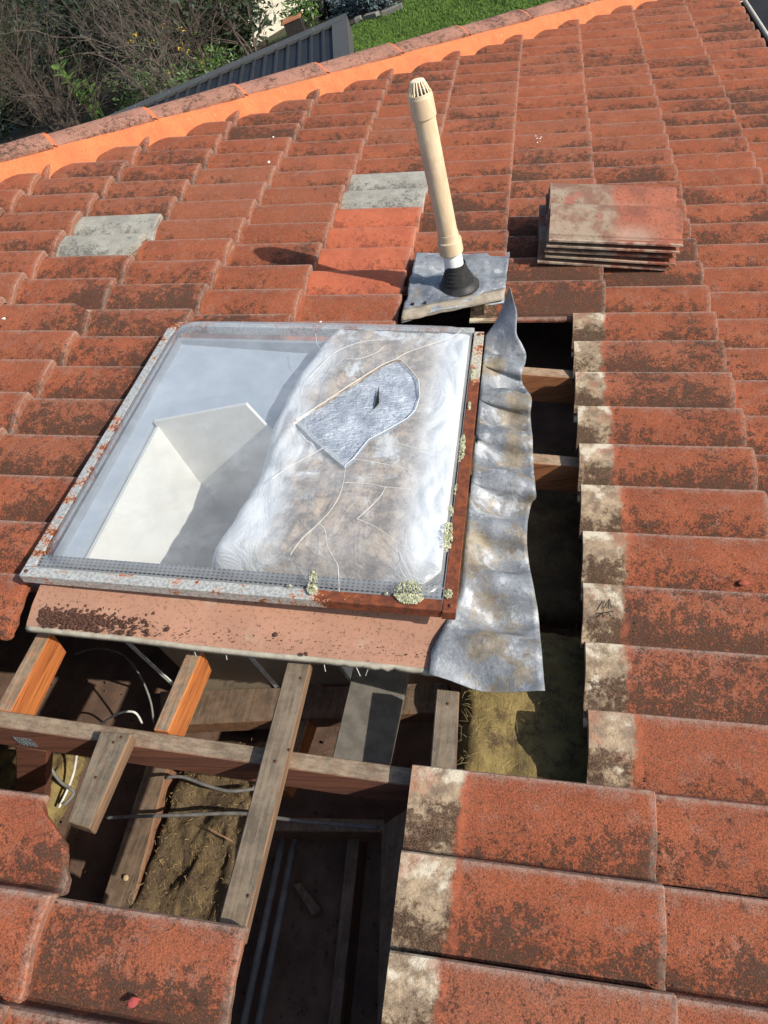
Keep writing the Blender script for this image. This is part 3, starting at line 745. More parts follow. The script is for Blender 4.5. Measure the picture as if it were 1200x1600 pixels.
for i in range(NVs + 1):
    v = lo[0].x - .01 + (-.40 - lo[0].x + .01) * i / NVs; lu = lowu(v); w = .003 * noise.noise(Vector((v * 9, 0, 0)))
    rows.append([(v, SN + .046, .035), (v, SN + .04, .022 + w), (v, SN + .0, .012 + w), (v, (SN + lu) / 2, .004 + w), (v, lu + .006, NA + .003 + w * .5), (v, lu, NA)])
o = MB().grid(rows).build('apron_sheet', M_APR, ap, True)
b = MB(); rows = []
for i in range(NVs + 1):
    v = lo[0].x - .01 + (-.40 - lo[0].x + .01) * i / NVs; lu = lowu(v) - .0006; rag = sstep(-.66, -.6, v) * (.012 * noise.noise(Vector((v * 45, 2, 0))) + .006 * noise.noise(Vector((v * 130, 2, 0))))
    rows.append([(v, lu, NA + .001), (v, lu - .0065 - rag, NA - .003), (v, lu - .007 - rag, NA - .014 + rag), (v, lu + .006, NA - .016)])
solidify(b.grid(rows).build('folded_edge', M_APE, ap, True), .0015)
# crease at the right end where the apron meets the lead
cre = [at_n(*q) for q in ((694, 962, .03), (688, 1000, .0), (690, 1040, -.005), (682, 1062, -.01))]
MB().tube([at_n(690, 965, .012), at_n(684, 1000, -.002), at_n(678, 1032, -.012), at_n(676, 1046, -.018)], [.005, .006, .007, .004], 7).build('corner_fold', M_APR, ap, True)
# strings of lint hanging from the edge
for x, y, dx in ((300, 1006, 6), (505, 1030, 4), (552, 1036, 10), (580, 1038, -6), (352, 1012, 3)):
    p = at_n(x, y, NA - .01); MB().tube([p, p + Vector((dx * .0008, -.008, -.004)), p + Vector((dx * .0016, -.016, -.02))], .0009, 4).build('lint', plain('lint', (.5, .48, .43), (.4, .38, .34)), ap)
# soil on the apron
M_SOIL = plain('dry_soil', (.085, .038, .024), (.045, .022, .015), 200, .95, 0, .4, 300)
b = MB(); r = random.Random(3)
for _ in range(1500):
    x = 60 + abs(r.gauss(0, 1)) * 90 if r.random() < .8 else r.uniform(60, 690)
    x = min(x, 690); y = r.gauss(960 + (x - 60) * .085, 13)
    p = at_n(x, y, .005)
    if p.y > SN - .002 or p.y < lowu(p.x) - .002 or p.x > -.42: continue
    nn = .004 + (p.y - lowu(p.x)) / (SN - lowu(p.x)) * .008 - .006
    b.lump((p.x, p.y, nn), r.choice((.0015, .002, .0025, .003, .0035, .006) if x < 230 else (.001, .0015, .002)), 4, .8)
for x, y in ((240, 958), (262, 983), (430, 992), (478, 1022)): b.lump(at_n(x, y, .004), .007, 5, .7)
tag(b.build('soil_debris', M_SOIL), 'dark brown crumbs of soil lying on the apron flashing', 'soil', kind='stuff')

# wavy lead flap
EDG = [(797, 447), (803, 470), (808, 492), (807, 520), (815, 537), (822, 552), (821, 566), (816, 580), (817, 600), (830, 622), (829, 650), (832, 690), (835, 750), (838, 775), (830, 788), (823, 838), (830, 900), (840, 950), (845, 1005), (850, 1060), (852, 1079)]
EDS = smooth_px(EDG, 5)
fl = []
for i, (x, y) in enumerate(EDS):
    t = i / (len(EDS) - 1)
    uu = at_n(x, y, .02).y; n = .085 * (1 - sstep(.06, .34, t)) + .014 - .026 * cos(2 * pi * (uu + .60) / .15) * sstep(.22, .40, t) * (1 - sstep(.90, .97, t))
    fl.append((at_n(x, y, n), t))
b = MB(); rows = []
for p, t in fl:
    inn = Vector((SR + .004, min(p.y, SF + .10), 0)); inn.y = p.y - .02 * (1 - t)
    top = 1 - sstep(.05, .3, t)
    x0 = SR + .004 + (p.x - SR - .004) * .96 * max(0.0, 1 - t / .12)
    z0 = .034 + .05 * (1 - sstep(0, .12, t))
    if t > .86: x0 += -.045 * sstep(.86, .93, t); z0 -= .03 * sstep(.85, .95, t)
    row = []
    for k in range(17):
        s_ = k / 16; v = x0 + (p.x - x0) * s_
        dent = -.030 * cos(2 * pi * (p.y + .60) / .15) * sin(pi * min(1, s_ * .9 + .1)) * (1 - top) * (.5 + .5 * sstep(.1, .5, s_))
        z = z0 + (p.z - z0) * s_ - .012 * sin(pi * s_) * (1 - top) + dent + .0022 * noise.noise(Vector((v * 40, p.y * 40, 2))) + .004 * noise.noise(Vector((v * 14, p.y * 14, 5)))
        row.append((v, p.y + .012 * (1 - s_) * (1 - top), z))
    rows.append(row)
o = b.grid(rows).build('lead_flap', M_LEAD, None, True); solidify(o, .0025)
tag(o, 'long wavy lead side flashing peeled up along the right edge of the skylight', 'flashing')

# pipe flashing sheet
PB = Vector((-.487, .185, .012))
pf = root('pipe_flashing', (-.48, .2, -.01), 'square grey lead flashing sheet around the foot of the vent pipe', 'flashing')
c00, c10, c11, c01 = at_n(627, 497, .0), at_n(788, 463, .012), at_n(797, 389, .004), at_n(650, 396, .004)
b = MB(); rows = []
for i in range(41):
    t = i / 40; rows.append([])
    for k in range(41):
        s_ = k / 40; p = (c00 * (1 - s_) + c10 * s_) * (1 - t) + (c01 * (1 - s_) + c11 * s_) * t
        d = (Vector((p.x, p.y)) - Vector((PB.x, PB.y))).length
        flat = 1 - sstep(.085, .13, d)
        z = p.z + (1 - flat) * (.010 * sin(2 * pi * p.y / .15 - .9) + .005 * noise.noise(Vector((p.x * 16, p.y * 16, 3))) + .002 * noise.noise(Vector((p.x * 50, p.y * 50, 3)))) + flat * .008
        z += .003 * math.exp(-((d - .083) / .006) ** 2)
        if t < .10: z -= .012 * (1 - t / .10) ** 1.3
        rows[-1].append((p.x + (.006 * noise.noise(Vector((p.y * 25, 1, 1))) if k in (0, 40) else 0), p.y + (.006 * noise.noise(Vector((p.x * 25, 4, 1))) if i == 40 else 0), z))
solidify(b.grid(rows).build('lead_sheet', M_LEAD2, pf, True), .002)
b = MB(); rows = []
for k in range(31):                             # rolled mortar-crusted front lip
    s_ = k / 30; p = c00 * (1 - s_) + c10 * s_; w = .004 * noise.noise(Vector((s_ * 9, 0, 0)))
    rows.append([p + Vector((0, .036 + w, .0085)), p + Vector((0, .022 + w, .0075)), p + Vector((0, .006, -.001 + w)), p + Vector((0, -.003, -.010 + w + .004 * noise.noise(Vector((s_ * 30, 3, 0))))), p + Vector((0, .003, -.015 + w))])
solidify(b.grid(rows).build('front_lip', plain('lip_crust', (.33, .29, .23), (.20, .17, .13), 25, .9, 0, .5, 140), pf, True), .003)
tc = bpy.data.curves.new('scratched_mark', 'FONT'); tc.body = 'C53'; tc.size = .034; tc.extrude = .0002; tc.offset = -.0006
to = bpy.data.objects.new('scratched_mark', tc); COL.objects.link(to)
pm = at_n(783, 446, .014)
bpy.context.view_layer.update()
dg = bpy.context.evaluated_depsgraph_get(); tm = bpy.data.meshes.new_from_object(to.evaluated_get(dg)); bpy.data.objects.remove(to)
tm.materials.clear(); o = link('scratched_mark', tm, plain('scratch_dark', (.14, .15, .16), (.10, .11, .12)), pf, Vector((pm.x, pm.y, .0245)))
o.rotation_euler = (0, radians(2), radians(82))
for x, y in ((645, 475), (664, 473)): MB().lump(at_n(x, y, .014), .008, 6, .5).build('hole_patch', plain('black_hole', (.02, .015, .012), (.03, .02, .015)), pf)

# vent pipe
ax = Vector((-sin(radians(13.4)), .004, cos(radians(13.4)))).normalized()
vp = root('vent_pipe', PB, 'cream plastic plumbing vent pipe with slotted cowl and black rubber boot', 'vent pipe')
M_RUB = plain('black_rubber', (.018, .018, .019), (.035, .034, .033), 30, .5, 0, .1)
M_PVCW = plain('white_pvc', (.80, .80, .78), (.74, .74, .72), 20, .3, 0, .02)
def cream():
    t = NT('cream_pvc'); col = t.mix(t.rng(t.noise(1, 5, .65, t.stretch(40, 40, 9)), .35, .65), (.64, .51, .345), (.54, .41, .265))
    col = t.mix(t.mul(t.rng(t.noise(1, 5, .75, t.stretch(150, 150, 14)), .52, .66), .35), col, (.36, .23, .15))
    col = t.mix(t.mul(t.rng(t.noise(6, 5, .65), .48, .66), .5), col, (.42, .27, .19))
    t.bump(t.noise(150, 3), .1); return t.fin(col, .5)
M_CRM = cream()
kn = Vector((0, 0, 1)).slerp(ax, .5)
MB().lathe([(.067, -.004), (.067, .004), (.062, .009), (.060, .011), (.054, .019), (.052, .020), (.050, .030), (.047, .031), (.045, .041), (.042, .042), (.040, .052), (.0375, .053), (.036, .064), (.0335, .065), (.0325, .080), (.031, .081), (.0300, .081)], PB + Vector((0, 0, -.001)), Vector((0, 0, 1)).lerp(ax, .75), 40).build('rubber_boot', M_RUB, vp, True).data.set_sharp_from_angle(angle=radians(28))
yb = MB(); M_YEL = plain('yellow_print', (.36, .34, .05), (.28, .26, .05), 60)
for q in ((742, 428), (743, 436), (741, 443)):
    p = at_n(*q, .030); MB().box((p.x - .003, p.y - .0025, p.z - .001), (p.x + .003, p.y + .0025, p.z + .001)).build('boot_print', M_YEL, vp)
MB().lathe([(.0298, .06), (.0298, .135)], PB, ax, 32).build('pipe_stub', M_PVCW, vp, True)
MB().lathe([(.030, .118), (.0365, .118), (.0372, .121), (.0372, .158), (.036, .160), (.0315, .1605), (.0315, .182), (.0305, .183)], PB, ax, 36).build('coupling', M_CRM, vp)
MB().lathe([(.0298, .182), (.0298, .52)], PB, ax, 32).build('pipe', M_CRM, vp, True)
MB().lathe([(.0300, .512), (.0335, .512), (.0338, .514), (.0338, .562), (.0325, .566), (.0318, .572), (.029, .572), (.029, .56)], PB, ax, 36).build('cowl_collar', M_CRM, vp)
M_COWL = plain('cowl_plastic', (.78, .70, .50), (.66, .57, .38), 30, .5, 0, .05)
cw = MB(); A = ax.orthogonal().normalized(); Bx = ax.cross(A)
for k in range(16):
    t = 2 * pi * k / 16; e = A * cos(t) + Bx * sin(t)
    cw.tube([PB + ax * .566 + e * .0295, PB + ax * .585 + e * .0235, PB + ax * .601 + e * .0165], .0021, 5)
cw.lathe([(.0001, .603), (.014, .603), (.0175, .6015), (.0175, .599), (.0001, .598)], PB, ax, 20)
cw.build('cowl', M_COWL, vp)
MB().lathe([(.0001, .558), (.029, .558)], PB, ax, 20).build('pipe_bore', M_RUB, vp)

# ------------------------------------------------------------------ stack of lifted tiles
def stack_mat():
    t = NT('lifted_tile'); o = t.sep(t.obj()); x, y = o[0], o[1]
    red = t.mix(t.rng(t.noise(11, 4), .35, .65), (.32, .105, .06), (.22, .075, .046))
    red = t.mix(t.mul(t.rng(t.noise(95, 6, .75), .50, .62), .7), red, (.10, .045, .03))
    bare = t.mix(t.rng(t.noise(13, 5, .65), .4, .62), (.19, .10, .068), (.28, .215, .155))
    bare = t.mix(t.rng(t.noise(9, 4, .6, off=(2, 7, 1)), .55, .62), bare, (.28, .105, .075))
    bare = t.mix(t.rng(t.noise(90, 5, .75), .58, .66), bare, (.05, .035, .025))
    xn = t.math('ADD', x, t.mul(t.math('SUBTRACT', t.noise(20, 3), .5), .05))
    col = t.mix(t.rng(xn, .185, .235), bare, red)
    col = t.mix(t.mul(t.rng(xn, .18, .24), t.rng(xn, .27, .38, 1, 0), t.rng(t.math('FRACT', t.math('DIVIDE', t.mul(y, -1.0), .15)), .55, .85), .45), col, (.40, .33, .25))
    col = t.mix(t.mul(t.rng(y, -.305, -.315), t.rng(t.noise(30, 5), .4, .6), .7), col, (.45, .36, .27))
    t.bump(t.math('ADD', t.noise(60, 5), t.mul(t.noise(300, 3), .4)), .45, .003); return t.fin(col, .9)
M_STK = stack_mat()
sm = [tile_mesh('stacked_tile', 40 + i, tilt=0.0, mat=M_STK) for i in range(3)]
SD = ['lowest tile in the stack of lifted tiles, jutting out at the left', 'second tile from the bottom of the stack of lifted tiles', 'middle tile in the stack of lifted tiles', 'fourth tile up in the stack, just under the top one', 'topmost lifted tile of the stack, half bare and half red']
for i, (dv, du, rz) in enumerate([(-.240, .700, .008), (-.212, .702, -.012), (-.222, .699, .006), (-.216, .694, -.004), (-.214, .692, .004)]):
    o = link('stacked_tile', sm[i % 3], None, None, Vector((dv, du, .0475 + i * .0205)))
    o.matrix_world = MR @ Matrix.Translation((dv, du, .047 + i * .0205)) @ Matrix.Rotation(rz, 4, 'Z') @ Matrix.Rotation(-.012 * (i - 2) * .4, 4, 'Y')
    tag(o, SD[i], 'roof tile', 'tiles lifted off and stacked above the opening')

# ------------------------------------------------------------------ attic contents
def cushion(name, x0, x1, y0, y1, ntop, thick, amp, mat, label, cat='insulation', lvl=False, nx=40, ny=50, seed=0, group=None):
    rows = []
    for i in range(ny + 1):
        rows.append([])
        for k in range(nx + 1):
            a, c = k / nx, i / ny; v = x0 + (x1 - x0) * a; u = y0 + (y1 - y0) * c
            ed = min(a, 1 - a) * (x1 - x0); e2 = min(c, 1 - c) * (y1 - y0); e = max(0.0, min(ed, e2)) + .4 * max(0, min(ed, e2) - .0)
            w = 1 - (1 - min(1, e / .05)) ** 2.2
            z = ntop - thick * (1 - w) + amp * fbm(v * 9, u * 9, seed, 5) * w + amp * .25 * fbm(v * 45, u * 45, seed, 3)
            j_ = .010 * noise.noise(Vector((v * 20, u * 20, seed + 3)))
            rows[-1].append(lev(v + j_, u, z) if lvl else Vector((v + j_, u, z)))
    o = MB().grid(rows).build(name, mat, None, True); solidify(o, .004)
    return tag(o, label, cat, group)
def wool(name, c1, c2, dirt):
    t = NT(name); v = t.stretch(90, 26, 90)
    col = t.mix(t.rng(t.noise(14, 5, .65), .3, .7), c1, c2)
    col = t.mix(t.mul(t.rng(t.noise(24, 6, .75), .5 - .15 * dirt, .72 - .15 * dirt), .9), col, (.07, .045, .026))
    col = t.mix(t.mul(t.rng(t.noise(300, 3, .7), .58, .66), .5), col, (.36, .27, .14))
    t.bump(t.math('ADD', t.noise(30, 6, .75, dist=1.5), t.mul(t.noise(1, 4, .7, v), .6)), .8, .006); return t.fin(col, .95)
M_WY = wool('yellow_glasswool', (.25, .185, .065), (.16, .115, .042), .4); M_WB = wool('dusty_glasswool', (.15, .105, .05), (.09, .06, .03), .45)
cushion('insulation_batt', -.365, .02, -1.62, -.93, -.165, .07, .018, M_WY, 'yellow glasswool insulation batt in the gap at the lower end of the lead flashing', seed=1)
b = MB(); r = random.Random(44)
for _ in range(700):
    p = Vector((r.uniform(-.36, .0), r.uniform(-1.5, -.95), -.165 + r.uniform(-.012, .016))); a = r.uniform(0, 2 * pi); l = r.uniform(.008, .03)
    q = p + Vector((cos(a) * l, sin(a) * l, r.uniform(-.004, .006))); b.tube([p, (p + q) / 2 + Vector((0, 0, r.uniform(0, .006))), q], .00035, 3, False)
tag(b.build('glasswool_fibre', plain('fibre', (.34, .26, .12), (.22, .16, .07), 60)), 'loose yellow glasswool fibres on the batt below the lead flashing', 'fibre', kind='stuff')
pa = at_Z(290, 1360, -.2); Xa = pa.x * c18 + pa.z * s18
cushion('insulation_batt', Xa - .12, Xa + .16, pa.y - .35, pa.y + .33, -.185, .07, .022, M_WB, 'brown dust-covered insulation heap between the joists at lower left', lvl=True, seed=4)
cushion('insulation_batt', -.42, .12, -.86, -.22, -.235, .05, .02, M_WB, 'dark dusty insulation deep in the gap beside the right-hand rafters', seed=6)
pb = at_Z(40, 1225, -.2); Xb = pb.x * c18 + pb.z * s18
cushion('insulation_batt', Xb - .22, Xb + .12, pb.y - .2, pb.y + .12, -.20, .06, .015, M_WY, 'yellow insulation behind the strut at the left edge', lvl=True, seed=9)
# crumbs and straw on the heap
b = MB(); r = random.Random(12); M_STR = plain('straw', (.42, .28, .12), (.22, .13, .06), 60)
for _ in range(420):
    X = Xa + r.uniform(-.10, .14); u = pa.y + r.uniform(-.2, .3); z = -.172 + r.uniform(-.006, .010); a = r.uniform(0, pi); l = r.uniform(.003, .011)
    p = lev(X, u, z); b.tube([p, p + Vector((cos(a) * l, sin(a) * l, r.uniform(-.002, .003)))], .0006, 3)
tag(b.build('straw_litter', M_STR), 'straw and twig litter on the dusty insulation heap', 'litter', kind='stuff')
b = MB()
for _ in range(900):
    x, y = r.uniform(60, 640), r.uniform(1060, 1600); p = at_Z(x, y, -.262); b.lump(p, r.choice((.0015, .002, .003, .005)), 4)
tag(b.build('attic_debris', plain('attic_crumbs', (.14, .09, .06), (.06, .04, .03), 200)), 'crumbs of dirt scattered over the ceiling', 'debris', kind='stuff')
# cables
M_CABW = plain('cable_white', (.62, .61, .57), (.48, .47, .43), 40, .45, 0, 0); M_CABG = plain('cable_grey', (.20, .19, .175), (.13, .125, .115), 40, .6, 0, 0)
def cable(pts, r_, mat, label):
    q = smooth_px([(x, y) for x, y, z in pts], 6); n = len(pts) - 1
    P = [at_Z(x, y, lerp_poly([(i * 6, p[2]) for i, p in enumerate(pts)], k)) for k, (x, y) in enumerate(q)]
    tag(MB().tube(P, r_, 7).build('cable', mat, None, True), label, 'cable', 'cables in the roof space')
cable([(118, 1022, -.06), (150, 1013, -.03), (190, 1022, -.03), (218, 1055, -.05), (235, 1095, -.09), (240, 1130, -.14)], .0028, M_CABG, 'grey cable looping under the skylight apron')
cable([(150, 1136, -.10), (185, 1115, -.07), (210, 1113, -.08), (222, 1130, -.12)], .0030, M_CABW, 'short white cable arch just behind the rafter')
cable([(76, 1172, -.12), (80, 1200, -.15), (95, 1222, -.18), (115, 1238, -.20), (100, 1258, -.20)], .0045, M_CABG, 'grey cable hanging beside the strut with the nail plate')
cable([(120, 1180, -.14), (115, 1208, -.18), (105, 1235, -.2), (92, 1262, -.21)], .0034, M_CABW, 'white cable crossing the grey one below the rafter')
cable([(258, 1215, -.13), (285, 1214, -.13), (325, 1228, -.14), (360, 1236, -.145), (400, 1232, -.15)], .0042, M_CABG, 'grey cable sagging just below the rafter')
cable([(165, 1278, -.14), (230, 1275, -.13), (300, 1273, -.13), (380, 1271, -.13), (470, 1283, -.12), (590, 1293, -.11)], .0042, M_CABG, 'long grey cable running across the joists')
# conduits on the ceiling at lower right
for k, (p0, p1, l) in enumerate([((442, 1310), (372, 1640), 'left one of two dark conduits running along the ceiling'), ((460, 1312), (396, 1640), 'right one of two dark conduits running along the ceiling')]):
    tag(MB().tube([at_Z(*p0, -.22), at_Z(*p1, -.22)], .008, 10).build('conduit', M_CABG, None, True), l, 'conduit', 'conduits on the ceiling')
t4 = [at_Z(x, y, -.24) for x, y in [(455, 1380), (468, 1378), (502, 1420), (488, 1432)]]
tag(bevel(MB().hexa([p - UPR * .015 for p in t4], t4).build('timber_offcut', M_TD), .002, 1), 'short wedge of timber lying on the dark ceiling', 'offcut')
t4 = [at_Z(x, y, -.15) for x, y in [(324, 1293), (328, 1296), (366, 1318), (362, 1312)]]
tag(MB().hexa([p - UPR * .003 for p in t4], t4).build('wood_splinter', plain('splinter', (.40, .22, .14), (.3, .16, .1))), 'pale wood splinter on the insulation heap', 'splinter')
# ------------------------------------------------------------------ small loose things on the roof
def leaf(px, n, L, col, label, ang=.5):
    p = at_n(*px, n); b = MB(); d = Vector((cos(ang), sin(ang), 0)); e = Vector((-d.y, d.x, 0)); rows = []
    for i in range(6):
        t = i / 5; w = L * .32 * sin(pi * min(.98, max(.06, t))); z = Vector((0, 0, .004 + .004 * sin(pi * t)))
        rows.append([p + d * (L * (t - .5)) - e * w + z + Vector((0, 0, .003)), p + d * (L * (t - .5)) + z, p + d * (L * (t - .5)) + e * w + z + Vector((0, 0, .003))])
    o = MB().grid(rows).build('leaf', plain('leaf', col, tuple(c * .7 for c in col), 60), None, True); solidify(o, .0006); tag(o, label, 'leaf')
leaf((211, 1568), -.034, .022, (.42, .08, .07), 'small pinkish red leaf on the bottom left tile')
leaf((1160, 915), -.038, .026, (.30, .07, .04), 'small red leaf in a tile trough near the right edge', .1)
leaf((592, 0 + 1), 0, .001, (.1, .1, .1), 'x') if False else None
pz = at_Z(197, 1372, -.17)
b = MB(); b.lump(pz, .009, 6, .4); tag(b.build('leaf', plain('dry_leaf', (.50, .40, .22), (.40, .30, .16))), 'pale dry leaf on the joist edge at lower left', 'leaf')
M_WHT = plain('white_chip', (.85, .83, .78), (.75, .73, .68), 60)
for (x, y, n, s_), l in zip([(420, 253, -.002, .008), (427, 214, 0, .006), (6, 498, -.006, .007), (501, 503, .0, .005), (600, 1, 0, 0)], ['white chip on a tile midway between the vent pipe top and the hip', 'tiny white chip just beyond the larger one, nearer the hip', 'white pebble at the left edge beside the skylight', 'tiny white chip just above the far edge of the skylight']):
    b = MB(); b.lump(at_n(x, y, n), s_, 6, .6); tag(b.build('stone_chip', M_WHT), l, 'chip')
b = MB(); r = random.Random(5)
for _ in range(9): p = at_n(841 + r.gauss(0, 3), 216 + r.gauss(0, 3), -.004); b.lump(p, r.uniform(.002, .005), 5, .4)
tag(b.build('bird_dropping', M_WHT), 'white bird dropping splashed on a tile right of the vent pipe', 'dropping', kind='stuff')
# pencil scribble on an exposed tile head
b = MB(); z = -.032
for pts in ([(940, 952), (944, 938), (948, 950), (953, 936), (955, 950)], [(941, 958), (958, 955)], [(944, 962), (950, 957), (954, 963)]):
    b.tube([at_n(x, y, z) for x, y in pts], .0011, 4)
b.build('pencil_mark', plain('pencil', (.03, .025, .02), (.02, .02, .02)), roof)

# ------------------------------------------------------------------ garden beyond the hip
def ground_mat():
    t = NT('garden_soil'); col = t.mix(t.rng(t.noise(2, 6, .7), .35, .65), (.075, .055, .035), (.04, .032, .02))
    col = t.mix(t.rng(t.noise(.8, 3), .5, .65), col, (.05, .07, .025)); t.bump(t.noise(30, 5), .8, .03); return t.fin(col, .95)
tag(MB().grid([[(-400, -300, 0), (300, -300, 0)], [(-400, 500, 0), (300, 500, 0)]]).build('ground', ground_mat(), world=True), kind='structure')
E1 = [at_g(x, y) for x, y in ((552, 66), (548, 46), (600, 22), (660, -12))]
def lawn_mat():
    t = NT('lawn_grass'); col = t.mix(t.rng(t.noise(3, 5, .7), .35, .65), (.115, .20, .03), (.085, .15, .024))
    col = t.mix(t.rng(t.noise(40, 4, .7), .5, .7), col, (.15, .24, .045)); t.bump(t.noise(60, 5), 1, .03); return t.fin(col, .9)
LM = lawn_mat()
poly = [at_g(560, 120), at_g(548, 44), at_g(600, 20), at_g(660, -14), at_g(740, -60)] + [Vector((1.4, 40, 0)), Vector((1.4, 8, 0))]
def lift(p, z): return Vector((p.x, p.y, z))
tag(obj('lawn', [lift(p, .012) for p in poly], [tuple(range(len(poly)))[::-1]], LM, world=True), kind='structure')
b = MB(); r = random.Random(31)
lx = [at_g(x, y) for x, y in ((548, 80), (860, 0), (560, 30), (760, -20))]
cnt = 0
while cnt < 60000:
    p = Vector((r.uniform(-8, 1.4), r.uniform(8, 24), 0))
    if not inside(p, poly): continue
    cnt += 1; a = r.uniform(0, 2 * pi); h = r.uniform(.03, .075); w = .014; l = Vector((r.uniform(-.03, .03), r.uniform(-.03, .03), h))
    b.add([p + Vector((cos(a) * w, sin(a) * w, .012)), p - Vector((cos(a) * w, sin(a) * w, -.012)), p + l], [(0, 1, 2)])
tag(b.build('grass_blades', LM, world=True), 'short bright green lawn grass beyond the hip', 'grass', kind='stuff')
tag(MB().box((1.4, -20, 0), (30, 60, .015)).build('dark_ground', plain('dark_surface', (.022, .022, .024), (.014, .014, .016), 3, .9), world=True), kind='structure')  # flat dark ground sheet outside the gutter
# edging stones
M_STONE = plain('grey_edging', (.20, .19, .165), (.14, .135, .12), 12, .9)
for k, (x0, y0, x1, y1, l) in enumerate([(556, 37, 566, 33, 'short pale edging stone at the corner of the lawn nearest the shed'), (598, 27, 630, 14, 'long grey edging stone beside the blue-grey shrubs'), (572, 32, 592, 27, 'low grey edging stone midway along the lawn bed')]):
    p, q = at_g(x0, y0), at_g(x1, y1); d = (q - p).normalized(); e = Vector((-d.y, d.x, 0)) * .09
    o = MB().hexa([p - e, q - e, q + e, p + e], [lift(v, .13) for v in (p - e, q - e, q + e, p + e)]).build('edging_stone', M_STONE, world=True); bevel(o, .015, 2)
    tag(o, l, 'stone', 'stones edging the lawn')
# shed with ribbed steel roof
ZS = 1.85
shd = root('garden_shed', lift(at_g(450, 80, ZS), 0), 'dark grey ribbed steel shed roof just beyond the hip', 'shed', world=True)
M_STL = plain('dark_steel', (.020, .022, .026), (.016, .018, .021), 3, .6, 0, .03, spec=.2); M_CAPS = plain('capping_steel', (.075, .075, .07), (.062, .062, .058), 3, .6, 0, .03, spec=.2)
e0, e1 = at_g(538, 27, ZS), at_g(262, 146, ZS)          # high edge
dirx = (e1 - e0).normalized(); diry = Vector((dirx.y, -dirx.x, 0))
if diry.y > 0: diry = -diry
SLP = Vector((0, 0, -.10))
def sp(a, c, z=0): return e0 + dirx * a + diry * c + SLP * c + Vector((0, 0, z))
L = 6.2; D_ = 3.2; rib = .19; nr = int(L / rib)
b = MB(); xs = [(.10, .03)]
for k in range(nr):
    x = .14 + k * rib; xs += [(x, 0), (x + .018, .032), (x + .045, .032), (x + .063, 0)]
b.grid([[sp(x, c, z - .03) for x, z in xs] for c in (.05, D_)]).build('roof_sheet', M_STL, shd)
def strip(name, a0, a1, c0, c1, z0, z1, mat):
    MB().hexa([sp(a0, c0, z0), sp(a1, c0, z0), sp(a1, c1, z0), sp(a0, c1, z0)], [sp(a0, c0, z1), sp(a1, c0, z1), sp(a1, c1, z1), sp(a0, c1, z1)]).build(name, mat, shd)
strip('ridge_capping', -.02, L, -.10, .13, -.02, .018, M_CAPS); strip('barge_capping', -.02, .20, .131, D_, -.02, .014, M_CAPS)
strip('barge_face', -.035, -.021, -.10, D_, -.25, .012, M_CAPS); strip('shed_wall', 0, L, 0, .04, -ZS, -.03, M_STL); strip('shed_wall', .02, .06, .05, D_, -ZS + .4, -.05, M_STL); strip('shed_wall', L - .06, L - .02, .05, D_, -ZS + .5, -.05, M_STL)
for k in range(9):
    p = sp(.5 + k * .62, .02, .02); MB().lathe([(.014, -.004), (.014, .004), (.0001, .012)], p, (0, 0, 1), 8).build('screw', M_GALV, shd)
# block wall behind
wl = root('block_wall', lift(at_g(470, 40), 0), 'pale cream concrete block garden wall behind the shed', 'wall', world=True)
M_BLK = plain('cream_block', (.56, .52, .42), (.47, .43, .345), 4, .9, 0, .3, 60); M_JNT = plain('wall_joint', (.36, .33, .27), (.3, .28, .23), 20)
w0 = at_g(392, 74); wdir = Vector((.62, .785, 0)).normalized(); wnr = Vector((wdir.y, -wdir.x, 0)); wnr = wnr if wnr.y < 0 else -wnr
def wp(a, z, o_): return w0 + wdir * a + wnr * o_ + Vector((0, 0, z))
WL = 6.6
MB().hexa([wp(0, 0, -.1), wp(WL, 0, -.1), wp(WL, 0, .085), wp(0, 0, .085)], [wp(0, 3, -.1), wp(WL, 3, -.1), wp(WL, 3, .085), wp(0, 3, .085)]).build('wall_core', M_JNT, wl)
blk = mk('block', *(lambda b: (b.v, b.f))(MB().hexa([wdir * a + wnr * o_ + Vector((0, 0, .006)) for a, o_ in ((.006, .08), (.594, .08), (.594, .1), (.006, .1))], [wdir * a + wnr * o_ + Vector((0, 0, .294)) for a, o_ in ((.006, .08), (.594, .08), (.594, .1), (.006, .1))])), M_BLK)
for rw in range(10):
    for k in range(10):
        a = k * .6 + (.3 if rw % 2 else 0)
        o = bpy.data.objects.new('block', blk); COL.objects.link(o); o.parent = wl; o.location = wp(a, rw * .3, 0) - Vector(wl['_b'])
# pots and planter by the wall
def pot(px, r_, h, mat, label, rim=None):
    p = at_g(*px); t = root('plant_pot', p, label, 'pot', world=True)
    MB().lathe([(.001, 0), (r_ * .75, 0), (r_, h), (r_ * .9, h), (r_ * .86, h - .06), (.001, h - .06)], p, (0, 0, 1), 20).build('pot_body', mat, t, True)
    MB().lathe([(r_ * .98, h - .05), (r_ * 1.08, h - .05), (r_ * 1.08, h + .01), (r_ * .9, h + .01)], p, (0, 0, 1), 20).build('rim', mat, t)
pot((508, 28), .24, .5, M_RUB, 'black plant pot at the foot of the block wall'); pot((527, 20), .26, .45, M_RUB, 'black plant pot beside the blue-grey shrubs')
p = at_g(468, 62, 0.0); d = Vector((.24, .04, 0)); e = Vector((-.04, .22, 0)); p.z = 0
pl = root('brick_pier', p, 'dark pier with an orange terracotta cap beyond the shed', 'pier', world=True)
MB().hexa([p - d - e, p + d - e, p + d + e, p - d + e], [lift(v, .50) for v in (p - d - e, p + d - e, p + d + e, p - d + e)]).build('pier_body', plain('dark_render', (.03, .026, .022), (.02, .018, .016), 6), pl)
